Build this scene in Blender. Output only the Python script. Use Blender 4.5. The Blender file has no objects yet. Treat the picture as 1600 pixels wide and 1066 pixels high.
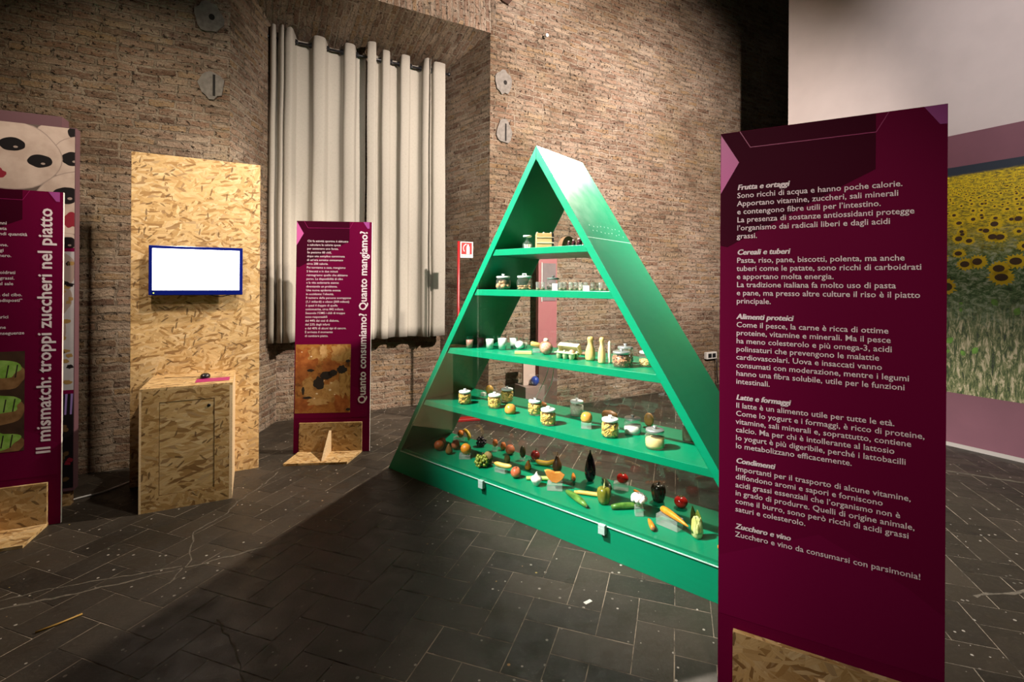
import bpy, math, random
from math import sin, cos, pi, radians
from mathutils import Vector, Matrix, noise
sc = bpy.context.scene
COL = sc.collection
random.seed(7)

# ------------------------------------------------------------------ camera, world, exposure
cam_d = bpy.data.cameras.new('camera')
cam_d.lens = 36 * 755 / 1600
cam_d.sensor_width = 36
cam_d.shift_y = -(533 - 444) / 1600
cam_d.clip_start = 0.05
cam = bpy.data.objects.new('camera', cam_d)
cam.location = (0, 0, 1.47)
cam.rotation_euler = (radians(90), -0.006, 0)
COL.objects.link(cam)
sc.camera = cam
sc.view_settings.view_transform = 'Standard'
sc.view_settings.look = 'None'
sc.view_settings.exposure = 0.0
sc.view_settings.gamma = 1
sc.view_settings.use_curve_mapping = False
sc.cycles.transparent_max_bounces = 32
sc.cycles.max_bounces = 10
sc.cycles.caustics_reflective = False
sc.cycles.caustics_refractive = False

wd = bpy.data.worlds.new('hall_ambient'); sc.world = wd
wd.use_nodes = True
wd.node_tree.nodes['Background'].inputs[0].default_value = (1.0, 0.86, 0.72, 1)
wd.node_tree.nodes['Background'].inputs[1].default_value = 0.017

def spot(name, loc, aim, power, angle, blend, color=(1, .88, .74), size=.06):
    l = bpy.data.lights.new(name, 'SPOT')
    l.energy = power; l.spot_size = radians(angle); l.spot_blend = blend
    l.color = color; l.shadow_soft_size = size
    o = bpy.data.objects.new(name, l); COL.objects.link(o)
    o.location = loc
    o.rotation_euler = (Vector(aim) - Vector(loc)).to_track_quat('-Z', 'Y').to_euler()
    return o
spot('spot_pyramid', (-2.6, 1.9, 4.3), (.2, 3.0, 1.6), 4300, 42, .95, (1, .96, .88))
spot('spot_fill', (-2.15, .66, 3.0), (.25, 2.9, .95), 430, 34, 1., (1, .94, .85), .15)  # soft fill added to whiten the shelf food, no known lamp there
spot('spot_back', (1.7, 4.35, 4.0), (-1.7, 2.9, .3), 1350, 75, .5, (1, .87, .72))
spot('spot_screen', (-.3, 2.3, 4.1), (-2.3, 3.6, 1.3), 335, 38, .7, (1, .87, .71))
spot('spot_left_wall', (-1.5, 1.2, 4.3), (-2.9, 3.8, 2.3), 420, 50, 1., (1, .84, .66))
spot('spot_brick', (2.85, 1.6, 4.3), (.80, 5.9, 2.45), 3400, 90, 1., (1, .85, .75))
spot('spot_curtain', (.3, 1.5, 4.2), (-1.5, 5.6, 2.1), 280, 50, .9, (1, .92, .82))
spot('spot_partition', (1.6, 1.0, 4.2), (4.6, 3.8, 3.5), 560, 56, .9, (1, .90, .88))
spot('spot_panel', (-1.0, -.4, 3.4), (.85, 1.66, 1.25), 270, 38, 1)
spot('spot_front', (.5, .6, 4.2), (.25, 1.85, 0), 300, 22, .9)

# ------------------------------------------------------------------ mesh helpers
class MB:
    def __init__(s):
        s.v = []; s.f = []; s.m = []; s.uv = []; s.sm = []
    def add(s, vs, fs, mat=0, M=None, smooth=False, uvs=None):
        b = len(s.v)
        for v in vs:
            v = Vector(v)
            s.v.append(tuple(M @ v) if M is not None else tuple(v))
        for k, f in enumerate(fs):
            s.f.append([b + i for i in f]); s.m.append(mat if isinstance(mat, int) else mat[k]); s.sm.append(smooth)
            s.uv.append(uvs[k] if uvs else None)
        return s
    def box(s, x0, x1, y0, y1, z0, z1, mat=0, M=None):
        vs = [(x0,y0,z0),(x1,y0,z0),(x1,y1,z0),(x0,y1,z0),(x0,y0,z1),(x1,y0,z1),(x1,y1,z1),(x0,y1,z1)]
        fs = [(0,3,2,1),(4,5,6,7),(0,1,5,4),(2,3,7,6),(1,2,6,5),(3,0,4,7)]   # bottom top front back right left
        ax = [(0,1),(0,1),(0,2),(0,2),(1,2),(1,2)]
        uvs = [[(vs[i][a] + k*.37, vs[i][b] + k*.21) for i in f] for k, (f, (a, b)) in enumerate(zip(fs, ax))]
        return s.add(vs, fs, mat, M, False, uvs)
    def prism(s, poly, y0, y1, mat=0, M=None, smooth=False):
        """poly in xz, extruded in y"""
        n = len(poly)
        vs = [(x, y0, z) for x, z in poly] + [(x, y1, z) for x, z in poly]
        fs = [tuple(range(n)), tuple(range(2*n-1, n-1, -1))]
        uvs = [[(x, z) for x, z in poly], [(x, z) for x, z in reversed(poly)]]
        L = 0
        for i in range(n):
            j = (i+1) % n
            l = math.dist(poly[i], poly[j])
            fs.append((i, n+i, n+j, j)); uvs.append([(y0, L), (y1, L), (y1, L+l), (y0, L+l)]); L += l
        mm = mat if isinstance(mat, int) else [mat[0], mat[1]] + [mat[2]]*n
        return s.add(vs, fs, mm, M, smooth, uvs)
    def lathe(s, prof, seg=24, M=None, mat=0, wob=None, smooth=True):
        vs = []; fs = []
        for k, (r, z) in enumerate(prof):
            for i in range(seg):
                a = 2*pi*i/seg
                q = wob(a, k/(len(prof)-1)) if wob else 1
                vs.append((r*q*cos(a), r*q*sin(a), z))
        for k in range(len(prof)-1):
            for i in range(seg):
                j = (i+1) % seg
                fs.append((k*seg+i, k*seg+j, (k+1)*seg+j, (k+1)*seg+i))
        if prof[0][0] > 1e-6: fs.append(tuple(range(seg-1, -1, -1)))
        if prof[-1][0] > 1e-6: fs.append(tuple((len(prof)-1)*seg+i for i in range(seg)))
        return s.add(vs, fs, mat, M, smooth)
    def ell(s, c, r, seg=16, ring=10, mat=0, M=None, bump=0, bs=20):
        if isinstance(r, (int, float)): r = (r, r, r)
        vs = [(0,0,-1)]; fs = []
        for k in range(1, ring):
            t = pi*k/ring
            for i in range(seg):
                a = 2*pi*i/seg; vs.append((sin(t)*cos(a), sin(t)*sin(a), -cos(t)))
        vs.append((0,0,1)); n = len(vs)
        for i in range(seg):
            j = (i+1) % seg
            fs.append((0, 1+j, 1+i)); fs.append((n-1, 1+(ring-2)*seg+i, 1+(ring-2)*seg+j))
            for k in range(ring-2):
                fs.append((1+k*seg+i, 1+k*seg+j, 1+(k+1)*seg+j, 1+(k+1)*seg+i))
        out = []
        for v in vs:
            q = 1 + bump*noise.noise(Vector(v)*bs*.1 + Vector(c)*37) if bump else 1
            out.append((c[0]+v[0]*r[0]*q, c[1]+v[1]*r[1]*q, c[2]+v[2]*r[2]*q))
        return s.add(out, fs, mat, M, True)
    def tube(s, pts, rad, seg=10, mat=0, M=None, cap=True, smooth=True):
        pts = [Vector(p) for p in pts]; n = len(pts)
        if isinstance(rad, (int, float)): rad = [rad]*n
        vs = []; fs = []; prev = None
        for k, p in enumerate(pts):
            t = (pts[min(k+1, n-1)] - pts[max(k-1, 0)]).normalized()
            if prev is None:
                a = Vector((0,0,1)) if abs(t.z) < .9 else Vector((1,0,0))
                x = t.cross(a).normalized()
            else:
                x = (prev - t*prev.dot(t)).normalized()
            prev = x; y = t.cross(x)
            for i in range(seg):
                a = 2*pi*i/seg; vs.append(p + (x*cos(a) + y*sin(a))*rad[k])
        for k in range(n-1):
            for i in range(seg):
                j = (i+1) % seg; fs.append((k*seg+i, k*seg+j, (k+1)*seg+j, (k+1)*seg+i))
        if cap:
            fs.append(tuple(range(seg-1, -1, -1))); fs.append(tuple((n-1)*seg+i for i in range(seg)))
        return s.add(vs, fs, mat, M, smooth)
    def build(s, name, mats, parent=None, loc=None, rz=0, bevel=0):
        me = bpy.data.meshes.new(name)
        me.from_pydata(s.v, [], s.f)
        if not isinstance(mats, (list, tuple)): mats = [mats]
        for m in mats: me.materials.append(m)
        me.polygons.foreach_set('material_index', s.m)
        me.polygons.foreach_set('use_smooth', s.sm)
        uvl = me.uv_layers.new(name='UVMap')
        for p, uv in zip(me.polygons, s.uv):
            if uv:
                for li, c in zip(p.loop_indices, uv): uvl.data[li].uv = c
        me.update()
        o = bpy.data.objects.new(name, me); COL.objects.link(o)
        if parent: o.parent = parent
        if loc is not None: o.location = loc
        if rz: o.rotation_euler = (0, 0, rz)
        if bevel:
            b = o.modifiers.new('bevel', 'BEVEL'); b.width = bevel; b.segments = 2; b.limit_method = 'ANGLE'
        return o

def tag(o, label, cat, group=None, kind=None):
    o['label'] = label; o['category'] = cat
    if group: o['group'] = group
    if kind: o['kind'] = kind
    return o
def thing(name, label, cat, loc=(0,0,0), rz=0, group=None):
    o = bpy.data.objects.new(name, None); COL.objects.link(o)
    o.empty_display_size = .05
    o.location = loc; o.rotation_euler = (0, 0, rz)
    return tag(o, label, cat, group)
def copy_tree(o, parent=None):
    c = o.copy(); COL.objects.link(c)
    if parent: c.parent = parent
    for ch in list(o.children): copy_tree(ch, c)
    return c
def T(x, y, z): return Matrix.Translation((x, y, z))
def RX(a): return Matrix.Rotation(a, 4, 'X')
def RY(a): return Matrix.Rotation(a, 4, 'Y')
def RZ(a): return Matrix.Rotation(a, 4, 'Z')

# ------------------------------------------------------------------ materials
class NT:
    def __init__(s, name):
        s.m = bpy.data.materials.new(name); s.m.use_nodes = True
        s.t = s.m.node_tree; s.b = s.t.nodes['Principled BSDF']; s.out = s.t.nodes['Material Output']
    def n(s, typ, **kw):
        x = s.t.nodes.new('ShaderNode' + typ)
        ins = kw.pop('ins', {})
        for k, v in kw.items(): setattr(x, k, v)
        for k, v in ins.items(): s.set(x, k, v)
        return x
    def set(s, x, k, v):
        if hasattr(v, 'is_linked') or isinstance(v, bpy.types.NodeSocket): s.t.links.new(v, x.inputs[k])
        else: x.inputs[k].default_value = v
    def math(s, op, a, b=0., c=None, clamp=False):
        x = s.n('Math', operation=op); x.use_clamp = clamp
        s.set(x, 0, a); s.set(x, 1, b)
        if c is not None: s.set(x, 2, c)
        return x.outputs[0]
    def mix(s, f, a, b, blend='MIX'):
        x = s.n('Mix', data_type='RGBA', blend_type=blend)
        s.set(x, 0, f); s.set(x, 6, a if not isinstance(a, tuple) else c4(a)); s.set(x, 7, b if not isinstance(b, tuple) else c4(b))
        return x.outputs[2]
    def ramp(s, f, stops, interp='LINEAR'):
        x = s.n('ValToRGB'); s.set(x, 0, f); cr = x.color_ramp; cr.interpolation = interp
        while len(cr.elements) < len(stops): cr.elements.new(.5)
        for e, (p, c) in zip(cr.elements, stops):
            e.position = p; e.color = c4(c) if isinstance(c, tuple) else (c, c, c, 1)
        return x.outputs[0]
    def noise(s, vec, scale, detail=4, rough=.55, dist=0):
        x = s.n('TexNoise', ins={'Scale': scale, 'Detail': detail, 'Roughness': rough, 'Distortion': dist})
        if vec is not None: s.set(x, 'Vector', vec)
        return x.outputs[0]
    def coord(s, k='Object'): return s.n('TexCoord').outputs[k]
    def uv(s): return s.n('UVMap', uv_map='UVMap').outputs[0]
    def mapping(s, vec, scale=(1,1,1), rot=(0,0,0), loc=(0,0,0)):
        x = s.n('Mapping'); s.set(x, 0, vec); x.inputs[1].default_value = loc; x.inputs[2].default_value = rot; x.inputs[3].default_value = scale
        return x.outputs[0]
    def bump(s, h, strength=.3, dist=.01):
        x = s.n('Bump', ins={'Strength': strength, 'Distance': dist}); s.set(x, 'Height', h)
        s.set(s.b, 'Normal', x.outputs[0])
def c4(c): return (c[0], c[1], c[2], 1)

def plain(name, col, rough=.5, metal=0., emit=0, spec=.5, var=0, vs=30, bump=0):
    t = NT(name); b = t.b
    b.inputs['Base Color'].default_value = c4(col); b.inputs['Roughness'].default_value = rough
    b.inputs['Metallic'].default_value = metal; b.inputs['Specular IOR Level'].default_value = spec
    if emit:
        b.inputs['Emission Color'].default_value = c4(col); b.inputs['Emission Strength'].default_value = emit
    if var or bump:
        nz = t.noise(t.coord(), vs, 5)
        if var:
            f = t.ramp(nz, [(.3, 0.), (.7, 1.)])
            t.set(b, 'Base Color', t.mix(f, tuple(x*(1-var) for x in col), tuple(min(1, x*(1+var)) for x in col)))
        if bump: t.bump(nz, bump, .004)
    return t.m

def two(name, c1, c2, rough=.4, vs=12, lo=.4, hi=.6, stretch=(1,1,1), bump=0):
    t = NT(name); v = t.mapping(t.coord(), stretch)
    nz = t.noise(v, vs, 5)
    t.set(t.b, 'Base Color', t.mix(t.ramp(nz, [(lo, 0.), (hi, 1.)]), c1, c2))
    t.b.inputs['Roughness'].default_value = rough
    if bump: t.bump(nz, bump, .004)
    return t.m

def brick_material():
    t = NT('old_brick'); uv = t.uv()
    dn = t.n('TexNoise', ins={'Scale': 2.2, 'Detail': 3}); t.set(dn, 'Vector', uv)
    d2 = t.n('TexNoise', ins={'Scale': 13., 'Detail': 3}); t.set(d2, 'Vector', uv)
    def off(x, k):
        a = t.n('VectorMath', operation='SUBTRACT'); t.set(a, 0, x.outputs['Color']); a.inputs[1].default_value = (.5, .5, .5)
        m = t.n('VectorMath', operation='MULTIPLY'); t.set(m, 0, a.outputs[0]); m.inputs[1].default_value = k
        return m.outputs[0]
    a1 = t.n('VectorMath', operation='ADD'); t.set(a1, 0, uv); t.set(a1, 1, off(dn, (.10, .05, 0)))
    a2 = t.n('VectorMath', operation='ADD'); t.set(a2, 0, a1.outputs[0]); t.set(a2, 1, off(d2, (.034, .026, 0)))
    d3 = t.n('TexNoise', ins={'Scale': 48., 'Detail': 2}); t.set(d3, 'Vector', uv)
    a3 = t.n('VectorMath', operation='ADD'); t.set(a3, 0, a2.outputs[0]); t.set(a3, 1, off(d3, (.018, .016, 0)))
    v = a3.outputs[0]
    br = t.n('TexBrick', ins={'Scale': 1., 'Mortar Size': .0105, 'Mortar Smooth': .3, 'Brick Width': .25, 'Row Height': .064, 'Color1': (0,0,0,1), 'Color2': (1,1,1,1), 'Mortar': (.5,.5,.5,1)})
    br.offset = .5; br.squash = .75; br.squash_frequency = 3
    t.set(br, 'Vector', v)
    bw = t.n('RGBToBW'); t.set(bw, 0, br.outputs[0])
    col = t.ramp(bw.outputs[0], [(0., (.17,.10,.07)), (.2, (.33,.20,.135)), (.4, (.44,.315,.23)), (.55, (.27,.17,.12)), (.72, (.52,.40,.30)), (.86, (.40,.26,.14)), (1., (.20,.125,.095))])
    fine = t.noise(uv, 45, 6, .7)
    col = t.mix(t.ramp(fine, [(.45, .0), (.70, .6)]), col, (.19,.125,.09))
    # lime mortar smeared over the bricks in patches
    pn = t.noise(t.mapping(uv, (1, 1.7, 1)), 5.5, 6, .68)
    patch = t.ramp(pn, [(.46, 0.), (.58, .9)])
    fac = t.math('MAXIMUM', br.outputs['Fac'], t.math('MULTIPLY', patch, t.ramp(t.noise(uv, 22, 5, .7), [(.40, 0.), (.58, 1.)])))
    mort = t.mix(t.noise(uv, 9, 5, .7), (.33,.255,.19), (.54,.45,.36))
    jn = t.ramp(t.noise(uv, 3.1, 5, .7), [(.40, 1.), (.56, 0.)])       # open, dark joints where the mortar fell out
    mort = t.mix(t.math('MULTIPLY', jn, t.math('MULTIPLY', br.outputs['Fac'], .6)), mort, (.085,.06,.04))
    col = t.mix(fac, col, mort)
    streak = t.noise(t.mapping(uv, (3.2, 20, 1)), 1., 5, .65)
    col = t.mix(t.ramp(streak, [(.52, 0.), (.68, .45)]), col, (.55,.455,.36))
    col = t.mix(t.ramp(t.noise(t.mapping(uv, (2.6, 17, 1), (0,0,0), (9,4,0)), 1., 5, .65), [(.56, 0.), (.70, .6)]), col, (.19,.12,.085))
    # soot, damp and bleached zones
    big = t.noise(uv, .55, 4, .6)
    col = t.mix(t.ramp(big, [(.40, .75), (.60, 0.)]), col, t.mix(1., col, (.45,.40,.31), 'MULTIPLY'))
    och = t.noise(uv, 1.3, 5, .65)
    col = t.mix(t.ramp(och, [(.56, 0.), (.72, .35)]), col, (.36,.27,.13))
    t.set(t.b, 'Base Color', col)
    t.b.inputs['Roughness'].default_value = .92; t.b.inputs['Specular IOR Level'].default_value = .15
    h = t.math('ADD', t.math('MULTIPLY', t.math('SUBTRACT', 1., br.outputs['Fac']), .6), t.math('MULTIPLY', fine, .55))
    h = t.math('ADD', h, t.math('MULTIPLY', bw.outputs[0], .35))
    pit = t.ramp(t.noise(uv, 30, 3, .6), [(.31, 1.), (.40, 0.)])
    grain = t.noise(uv, 85, 3, .7)
    col = t.mix(t.ramp(grain, [(.36, .35), (.48, 0.)]), col, (.12,.08,.06))
    col = t.mix(t.ramp(grain, [(.56, 0.), (.70, .3)]), col, (.62,.52,.43))
    t.set(t.b, 'Base Color', t.mix(t.math('MULTIPLY', pit, .85), col, (.05,.032,.024)))
    h = t.math('ADD', h, t.math('MULTIPLY', t.noise(uv, 7, 4), .8))
    h = t.math('SUBTRACT', h, t.math('MULTIPLY', pit, .8))
    t.bump(h, 1., .05)
    return t.m

def osb_material(name='osb', tint=(1, 1, 1), horizontal=False):
    t = NT(name); uv = t.uv()
    nz = t.n('TexNoise', ins={'Scale': 5., 'Detail': 3}); t.set(nz, 'Vector', uv)
    a = t.n('VectorMath', operation='MULTIPLY'); t.set(a, 0, nz.outputs['Color']); a.inputs[1].default_value = (.07, .07, 0)
    ad = t.n('VectorMath', operation='ADD'); t.set(ad, 0, uv); t.set(ad, 1, a.outputs[0]); v = ad.outputs[0]
    flake = [(0., (.22,.12,.05)), (.14, (.44,.27,.115)), (.34, (.62,.43,.22)), (.55, (.72,.53,.31)), (.72, (.50,.33,.16)), (.88, (.78,.61,.40)), (1., (.24,.13,.055))]
    col = None; H = None
    angs = [.15, 1.35, -.55, .85, 2.3, 1.9, .5, -.2] if not horizontal else [0., .12, -.16, .3, -.35]
    for k, ang in enumerate(angs):
        mv = t.mapping(v, (9, 34, 1), (0, 0, 0), (k*3.1, k*1.7, 0)) if False else t.mapping(t.mapping(v, (1,1,1), (0,0,ang)), (11 + k*.7, 46 + 3*k, 1), (0,0,0), (k*3.1, k*7.7, 0))
        vo = t.n('TexVoronoi', voronoi_dimensions='2D', ins={'Scale': 1., 'Randomness': 1.}); t.set(vo, 'Vector', mv)
        sp = t.n('SeparateColor'); t.set(sp, 0, vo.outputs['Color'])
        c = t.ramp(sp.outputs[0], flake)
        st = t.noise(t.mapping(t.mapping(v, (1,1,1), (0,0,ang)), (14, 230, 1)), 1., 3, .6)
        c = t.mix(t.ramp(st, [(.35, .35), (.6, 0.)]), c, (.40,.25,.11))
        if col is None: col = c; H = sp.outputs[0]
        else:
            f = t.math('GREATER_THAN', sp.outputs[1], .66)
            col = t.mix(f, col, c); H = t.math('MULTIPLY_ADD', f, sp.outputs[2], H)
    # a few short dark strands
    for ang, off_ in ((.5, 0.), (1.7, 5.3), (-.7, 9.1)):
        mv = t.mapping(t.mapping(v, (1,1,1), (0,0,ang)), (15, 62, 1), (0,0,0), (off_, off_, 0))
        vo = t.n('TexVoronoi', voronoi_dimensions='2D', ins={'Scale': 1.}); t.set(vo, 'Vector', mv)
        sp = t.n('SeparateColor'); t.set(sp, 0, vo.outputs['Color'])
        dk = t.math('MULTIPLY', t.math('GREATER_THAN', sp.outputs[1], .972), t.math('LESS_THAN', vo.outputs['Distance'], .36))
        col = t.mix(t.math('MULTIPLY', dk, .75), col, (.11,.06,.028))
    col = t.mix(1., col, tuple(a*b for a, b in zip(tint, (.97, .92, .80))), 'MULTIPLY')
    t.set(t.b, 'Base Color', col); t.b.inputs['Roughness'].default_value = .6; t.b.inputs['Specular IOR Level'].default_value = .3
    t.bump(H, .25, .004)
    return t.m

def thin_glass(name, tint=(1,1,1), base=.045, rough=.0, power=5., haze=0.):
    t = NT(name); t.t.nodes.remove(t.b)
    lw = t.n('LayerWeight', ins={'Blend': .5})
    f5 = t.math('POWER', lw.outputs['Facing'], power)
    f = t.math('MULTIPLY_ADD', f5, .75, base)
    tr = t.n('BsdfTransparent', ins={'Color': c4(tint)}); gl = t.n('BsdfGlossy', ins={'Roughness': rough, 'Color': (1,1,1,1)})
    mx = t.n('MixShader'); t.set(mx, 0, f); t.t.links.new(tr.outputs[0], mx.inputs[1]); t.t.links.new(gl.outputs[0], mx.inputs[2])
    res = mx.outputs[0]
    if haze:
        df = t.n('BsdfDiffuse', ins={'Color': (.85,.85,.85,1)}); m2 = t.n('MixShader', ins={0: haze})
        t.t.links.new(res, m2.inputs[1]); t.t.links.new(df.outputs[0], m2.inputs[2]); res = m2.outputs[0]
    t.t.links.new(res, t.out.inputs['Surface'])
    return t.m
def solid_glass(name, tint=(.97,.99,.99), rough=.02):
    t = NT(name); b = t.b
    b.inputs['Base Color'].default_value = c4(tint); b.inputs['Roughness'].default_value = rough
    b.inputs['Transmission Weight'].default_value = 1; b.inputs['IOR'].default_value = 1.49
    return t.m

def floor_tile_material():
    t = NT('dark_floor_tile'); g = t.n('NewGeometry'); co = t.coord()
    rnd = g.outputs['Random Per Island']
    col = t.ramp(rnd, [(0., (.018,.0145,.011)), (.4, (.025,.020,.015)), (.7, (.033,.026,.019)), (1., (.044,.034,.025))])
    big = t.noise(co, 1.1, 6, .65)
    col = t.mix(t.ramp(big, [(.42, 0.), (.68, .55)]), col, (.062,.048,.035))
    fine = t.noise(co, 60, 6, .75)
    col = t.mix(t.ramp(fine, [(.52, 0.), (.80, .6)]), col, (.085,.07,.055))
    scr = t.noise(t.mapping(co, (2.2, 60, 1), (0,0,.6)), 1., 3, .6)
    col = t.mix(t.ramp(scr, [(.68, 0.), (.80, .35)]), col, (.15,.125,.10))
    vo = t.n('TexVoronoi', voronoi_dimensions='2D', ins={'Scale': 15., 'Randomness': 1.}); t.set(vo, 'Vector', co)
    sp = t.n('SeparateColor'); t.set(sp, 0, vo.outputs['Color'])
    rad = t.math('MULTIPLY', t.math('SUBTRACT', sp.outputs[1], .55), .22)
    f = t.math('LESS_THAN', vo.outputs['Distance'], rad)
    f = t.math('MULTIPLY', f, t.ramp(t.noise(co, 2., 3), [(.42, 0.), (.55, 1.)]))
    col = t.mix(t.math('MULTIPLY', f, .8), col, t.ramp(sp.outputs[0], [(0., (.45,.40,.34)), (.85, (.55,.5,.44)), (.95, (.42,.20,.06)), (1., (.5,.42,.12))]))
    t.set(t.b, 'Base Color', col)
    t.set(t.b, 'Roughness', t.ramp(t.noise(co, 9, 5), [(.3, .38), (.7, .62)]))
    t.b.inputs['Specular IOR Level'].default_value = .4
    t.bump(t.math('ADD', fine, t.math('MULTIPLY', t.noise(co, 12, 4), 1.5)), .25, .004)
    return t.m

def green_material():
    t = NT('green_paint'); co = t.coord(); t.b.inputs['Specular IOR Level'].default_value = .38
    nz = t.noise(t.mapping(co, (3, 3, 26)), 2., 5, .6)
    t.set(t.b, 'Base Color', t.mix(nz, (.0,.185,.088), (.0005,.225,.108)))
    wear = t.noise(co, 55, 5, .7)
    t.set(t.b, 'Roughness', t.ramp(t.noise(co, 8, 4), [(.3, .30), (.7, .38)]))
    t.bump(t.math('MULTIPLY', wear, .3), .05, .002)
    return t.m

BRICK = brick_material()
OSB = osb_material()
OSBH = osb_material('osb_door', (.80, .80, .78), True)
OSBF = osb_material('osb_plinth', (.80, .78, .74))
EDGE = two('osb_edge', (.62,.43,.24), (.80,.60,.38), .7, 60, .35, .65, (1, 1, 5))
GREEN = green_material()
GLASS = thin_glass('clear_pane', (.985, 1, .99), .035)
JARG = thin_glass('jar_glass', (.97, .985, .98), .05, .0, 3.0, .03)
CUPG = thin_glass('cup_plastic', (.98, .98, .98), .035, .05, 4.)
BLOCK = thin_glass('acrylic', (.93,.96,.95), .10, .02, 2.5, .14)
MAG = plain('magenta_print', (.135, .0012, .034), .6, spec=.06)
MAGD = plain('magenta_dark_print', (.045, .0006, .0115), .6, spec=.06)
MAGL = plain('magenta_line_print', (.30, .008, .11), .42)
MAGM = plain('magenta_mid_print', (.155, .0018, .041), .6, spec=.06)
PINK = plain('pink_print', (.56, .10, .34), .42)
PINK2 = plain('violet_print', (.34, .06, .27), .42)
TXT = plain('pale_print', (.82, .70, .76), .5)
WHITE = plain('white_edge', (.78, .72, .70), .55)
MAUVE = plain('mauve_paint', (.165, .062, .088), .6, var=.08, vs=3)
MAUVE_D = plain('mauve_board', (.105, .045, .058), .6)
BLACK = plain('black_plastic', (.012, .012, .014), .35)
STEEL = plain('lid_metal', (.62, .63, .64), .3, .75)
WLID = plain('white_lid', (.80, .80, .80), .35)
RED = plain('red_enamel', (.26, .008, .010), .35)
WHITEP = plain('white_paint', (.80, .78, .76), .6)

# ------------------------------------------------------------------ text
def text_geo(s, size, bold=0, shear=0, width=None, align='LEFT', xs=1.):
    cu = bpy.data.curves.new('lettering', 'FONT'); cu.body = s; cu.size = size; cu.offset = bold; cu.shear = shear
    cu.align_x = align; cu.resolution_u = 2
    o = bpy.data.objects.new('lettering', cu); COL.objects.link(o)
    bpy.context.view_layer.update()
    dg = bpy.context.evaluated_depsgraph_get()
    me = o.evaluated_get(dg).to_mesh()
    vs = [tuple(v.co) for v in me.vertices]; fs = [tuple(p.vertices) for p in me.polygons]
    o.evaluated_get(dg).to_mesh_clear()
    bpy.data.objects.remove(o); bpy.data.curves.remove(cu)
    if width and vs:
        w = max(v[0] for v in vs) - min(v[0] for v in vs); xs = width/max(w, 1e-6)
    return [(v[0]*xs, v[1], v[2]) for v in vs], fs
def put_text(mb, s, x, z, size, y=-.0008, mat=0, rot=0, **k):
    vs, fs = text_geo(s, size, **k)
    ca, sa = cos(rot), sin(rot)
    mb.add([(x + v[0]*ca - v[1]*sa, y, z + v[0]*sa + v[1]*ca) for v in vs], fs, mat)
def flat(mb, poly, y, mat=0):
    mb.add([(x, y, z) for x, z in poly], [tuple(range(len(poly)))], mat, None, False, [[p for p in poly]])

# ------------------------------------------------------------------ the room
EU = Vector((.8746, .4848, 0)); EM = Vector((-.4848, .8746, 0))
def wp(u, w, z): 
    p = EU*u + EM*(4.8 + w); return (p.x, p.y, z)
WRZ = math.atan2(.4848, .8746)
def wall_quad(mb, a, b, z0, z1, u0=0.):
    """vertical brick quad from (u,w) a to (u,w) b; z1 may be a pair"""
    za, zb = z1 if isinstance(z1, tuple) else (z1, z1)
    L = math.dist(a, b)
    mb.add([wp(*a, z0), wp(*b, z0), wp(*b, zb), wp(*a, za)], [(0,1,2,3)], 0, None, False, [[(u0, z0), (u0+L, z0), (u0+L, zb), (u0, za)]])
ZT = 7.5
def structure(mb, name, mats):
    o = mb.build(name, mats); o['kind'] = 'structure'; return o
m = MB(); wall_quad(m, (-5.5, 0), (-.115, 0), 0, ZT, 1.0)
structure(m, 'wall_left', BRICK)
m = MB(); wall_quad(m, (2.37, 0), (9.5, 0), 0, ZT, 8.3)
structure(m, 'wall_right', BRICK)
m = MB()
wall_quad(m, (-.115, 0), (.30, .87), 0, (4.25, 4.07), 20.)
wall_quad(m, (.30, .87), (2.13, .87), 0, 4.07, 22.)
wall_quad(m, (2.13, .87), (2.37, 0), 0, (4.07, 4.25), 30.)
# soffit of the flat arch (bricks run front to back)
q = [(-.115, 0, 4.25), (2.37, 0, 4.25), (2.13, .87, 4.07), (.30, .87, 4.07)]
m.add([wp(*p) for p in q], [(3, 2, 1, 0)], 0, None, False, [[(p[1]+40, p[0]*1.02+7) for p in reversed(q)]])
# lintel of upright bricks over the niche, plain courses above it
q = [(-.115, 0, 4.25), (2.37, 0, 4.25), (2.47, 0, 4.62), (-.215, 0, 4.62)]
m.add([wp(*p) for p in q], [(0, 1, 2, 3)], 0, None, False, [[(p[2]+51, p[0]+.03*p[2]) for p in q]])
wall_quad(m, (-.115, 0), (2.37, 0), 4.62, ZT, 61.)
structure(m, 'wall_niche', BRICK)

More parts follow.
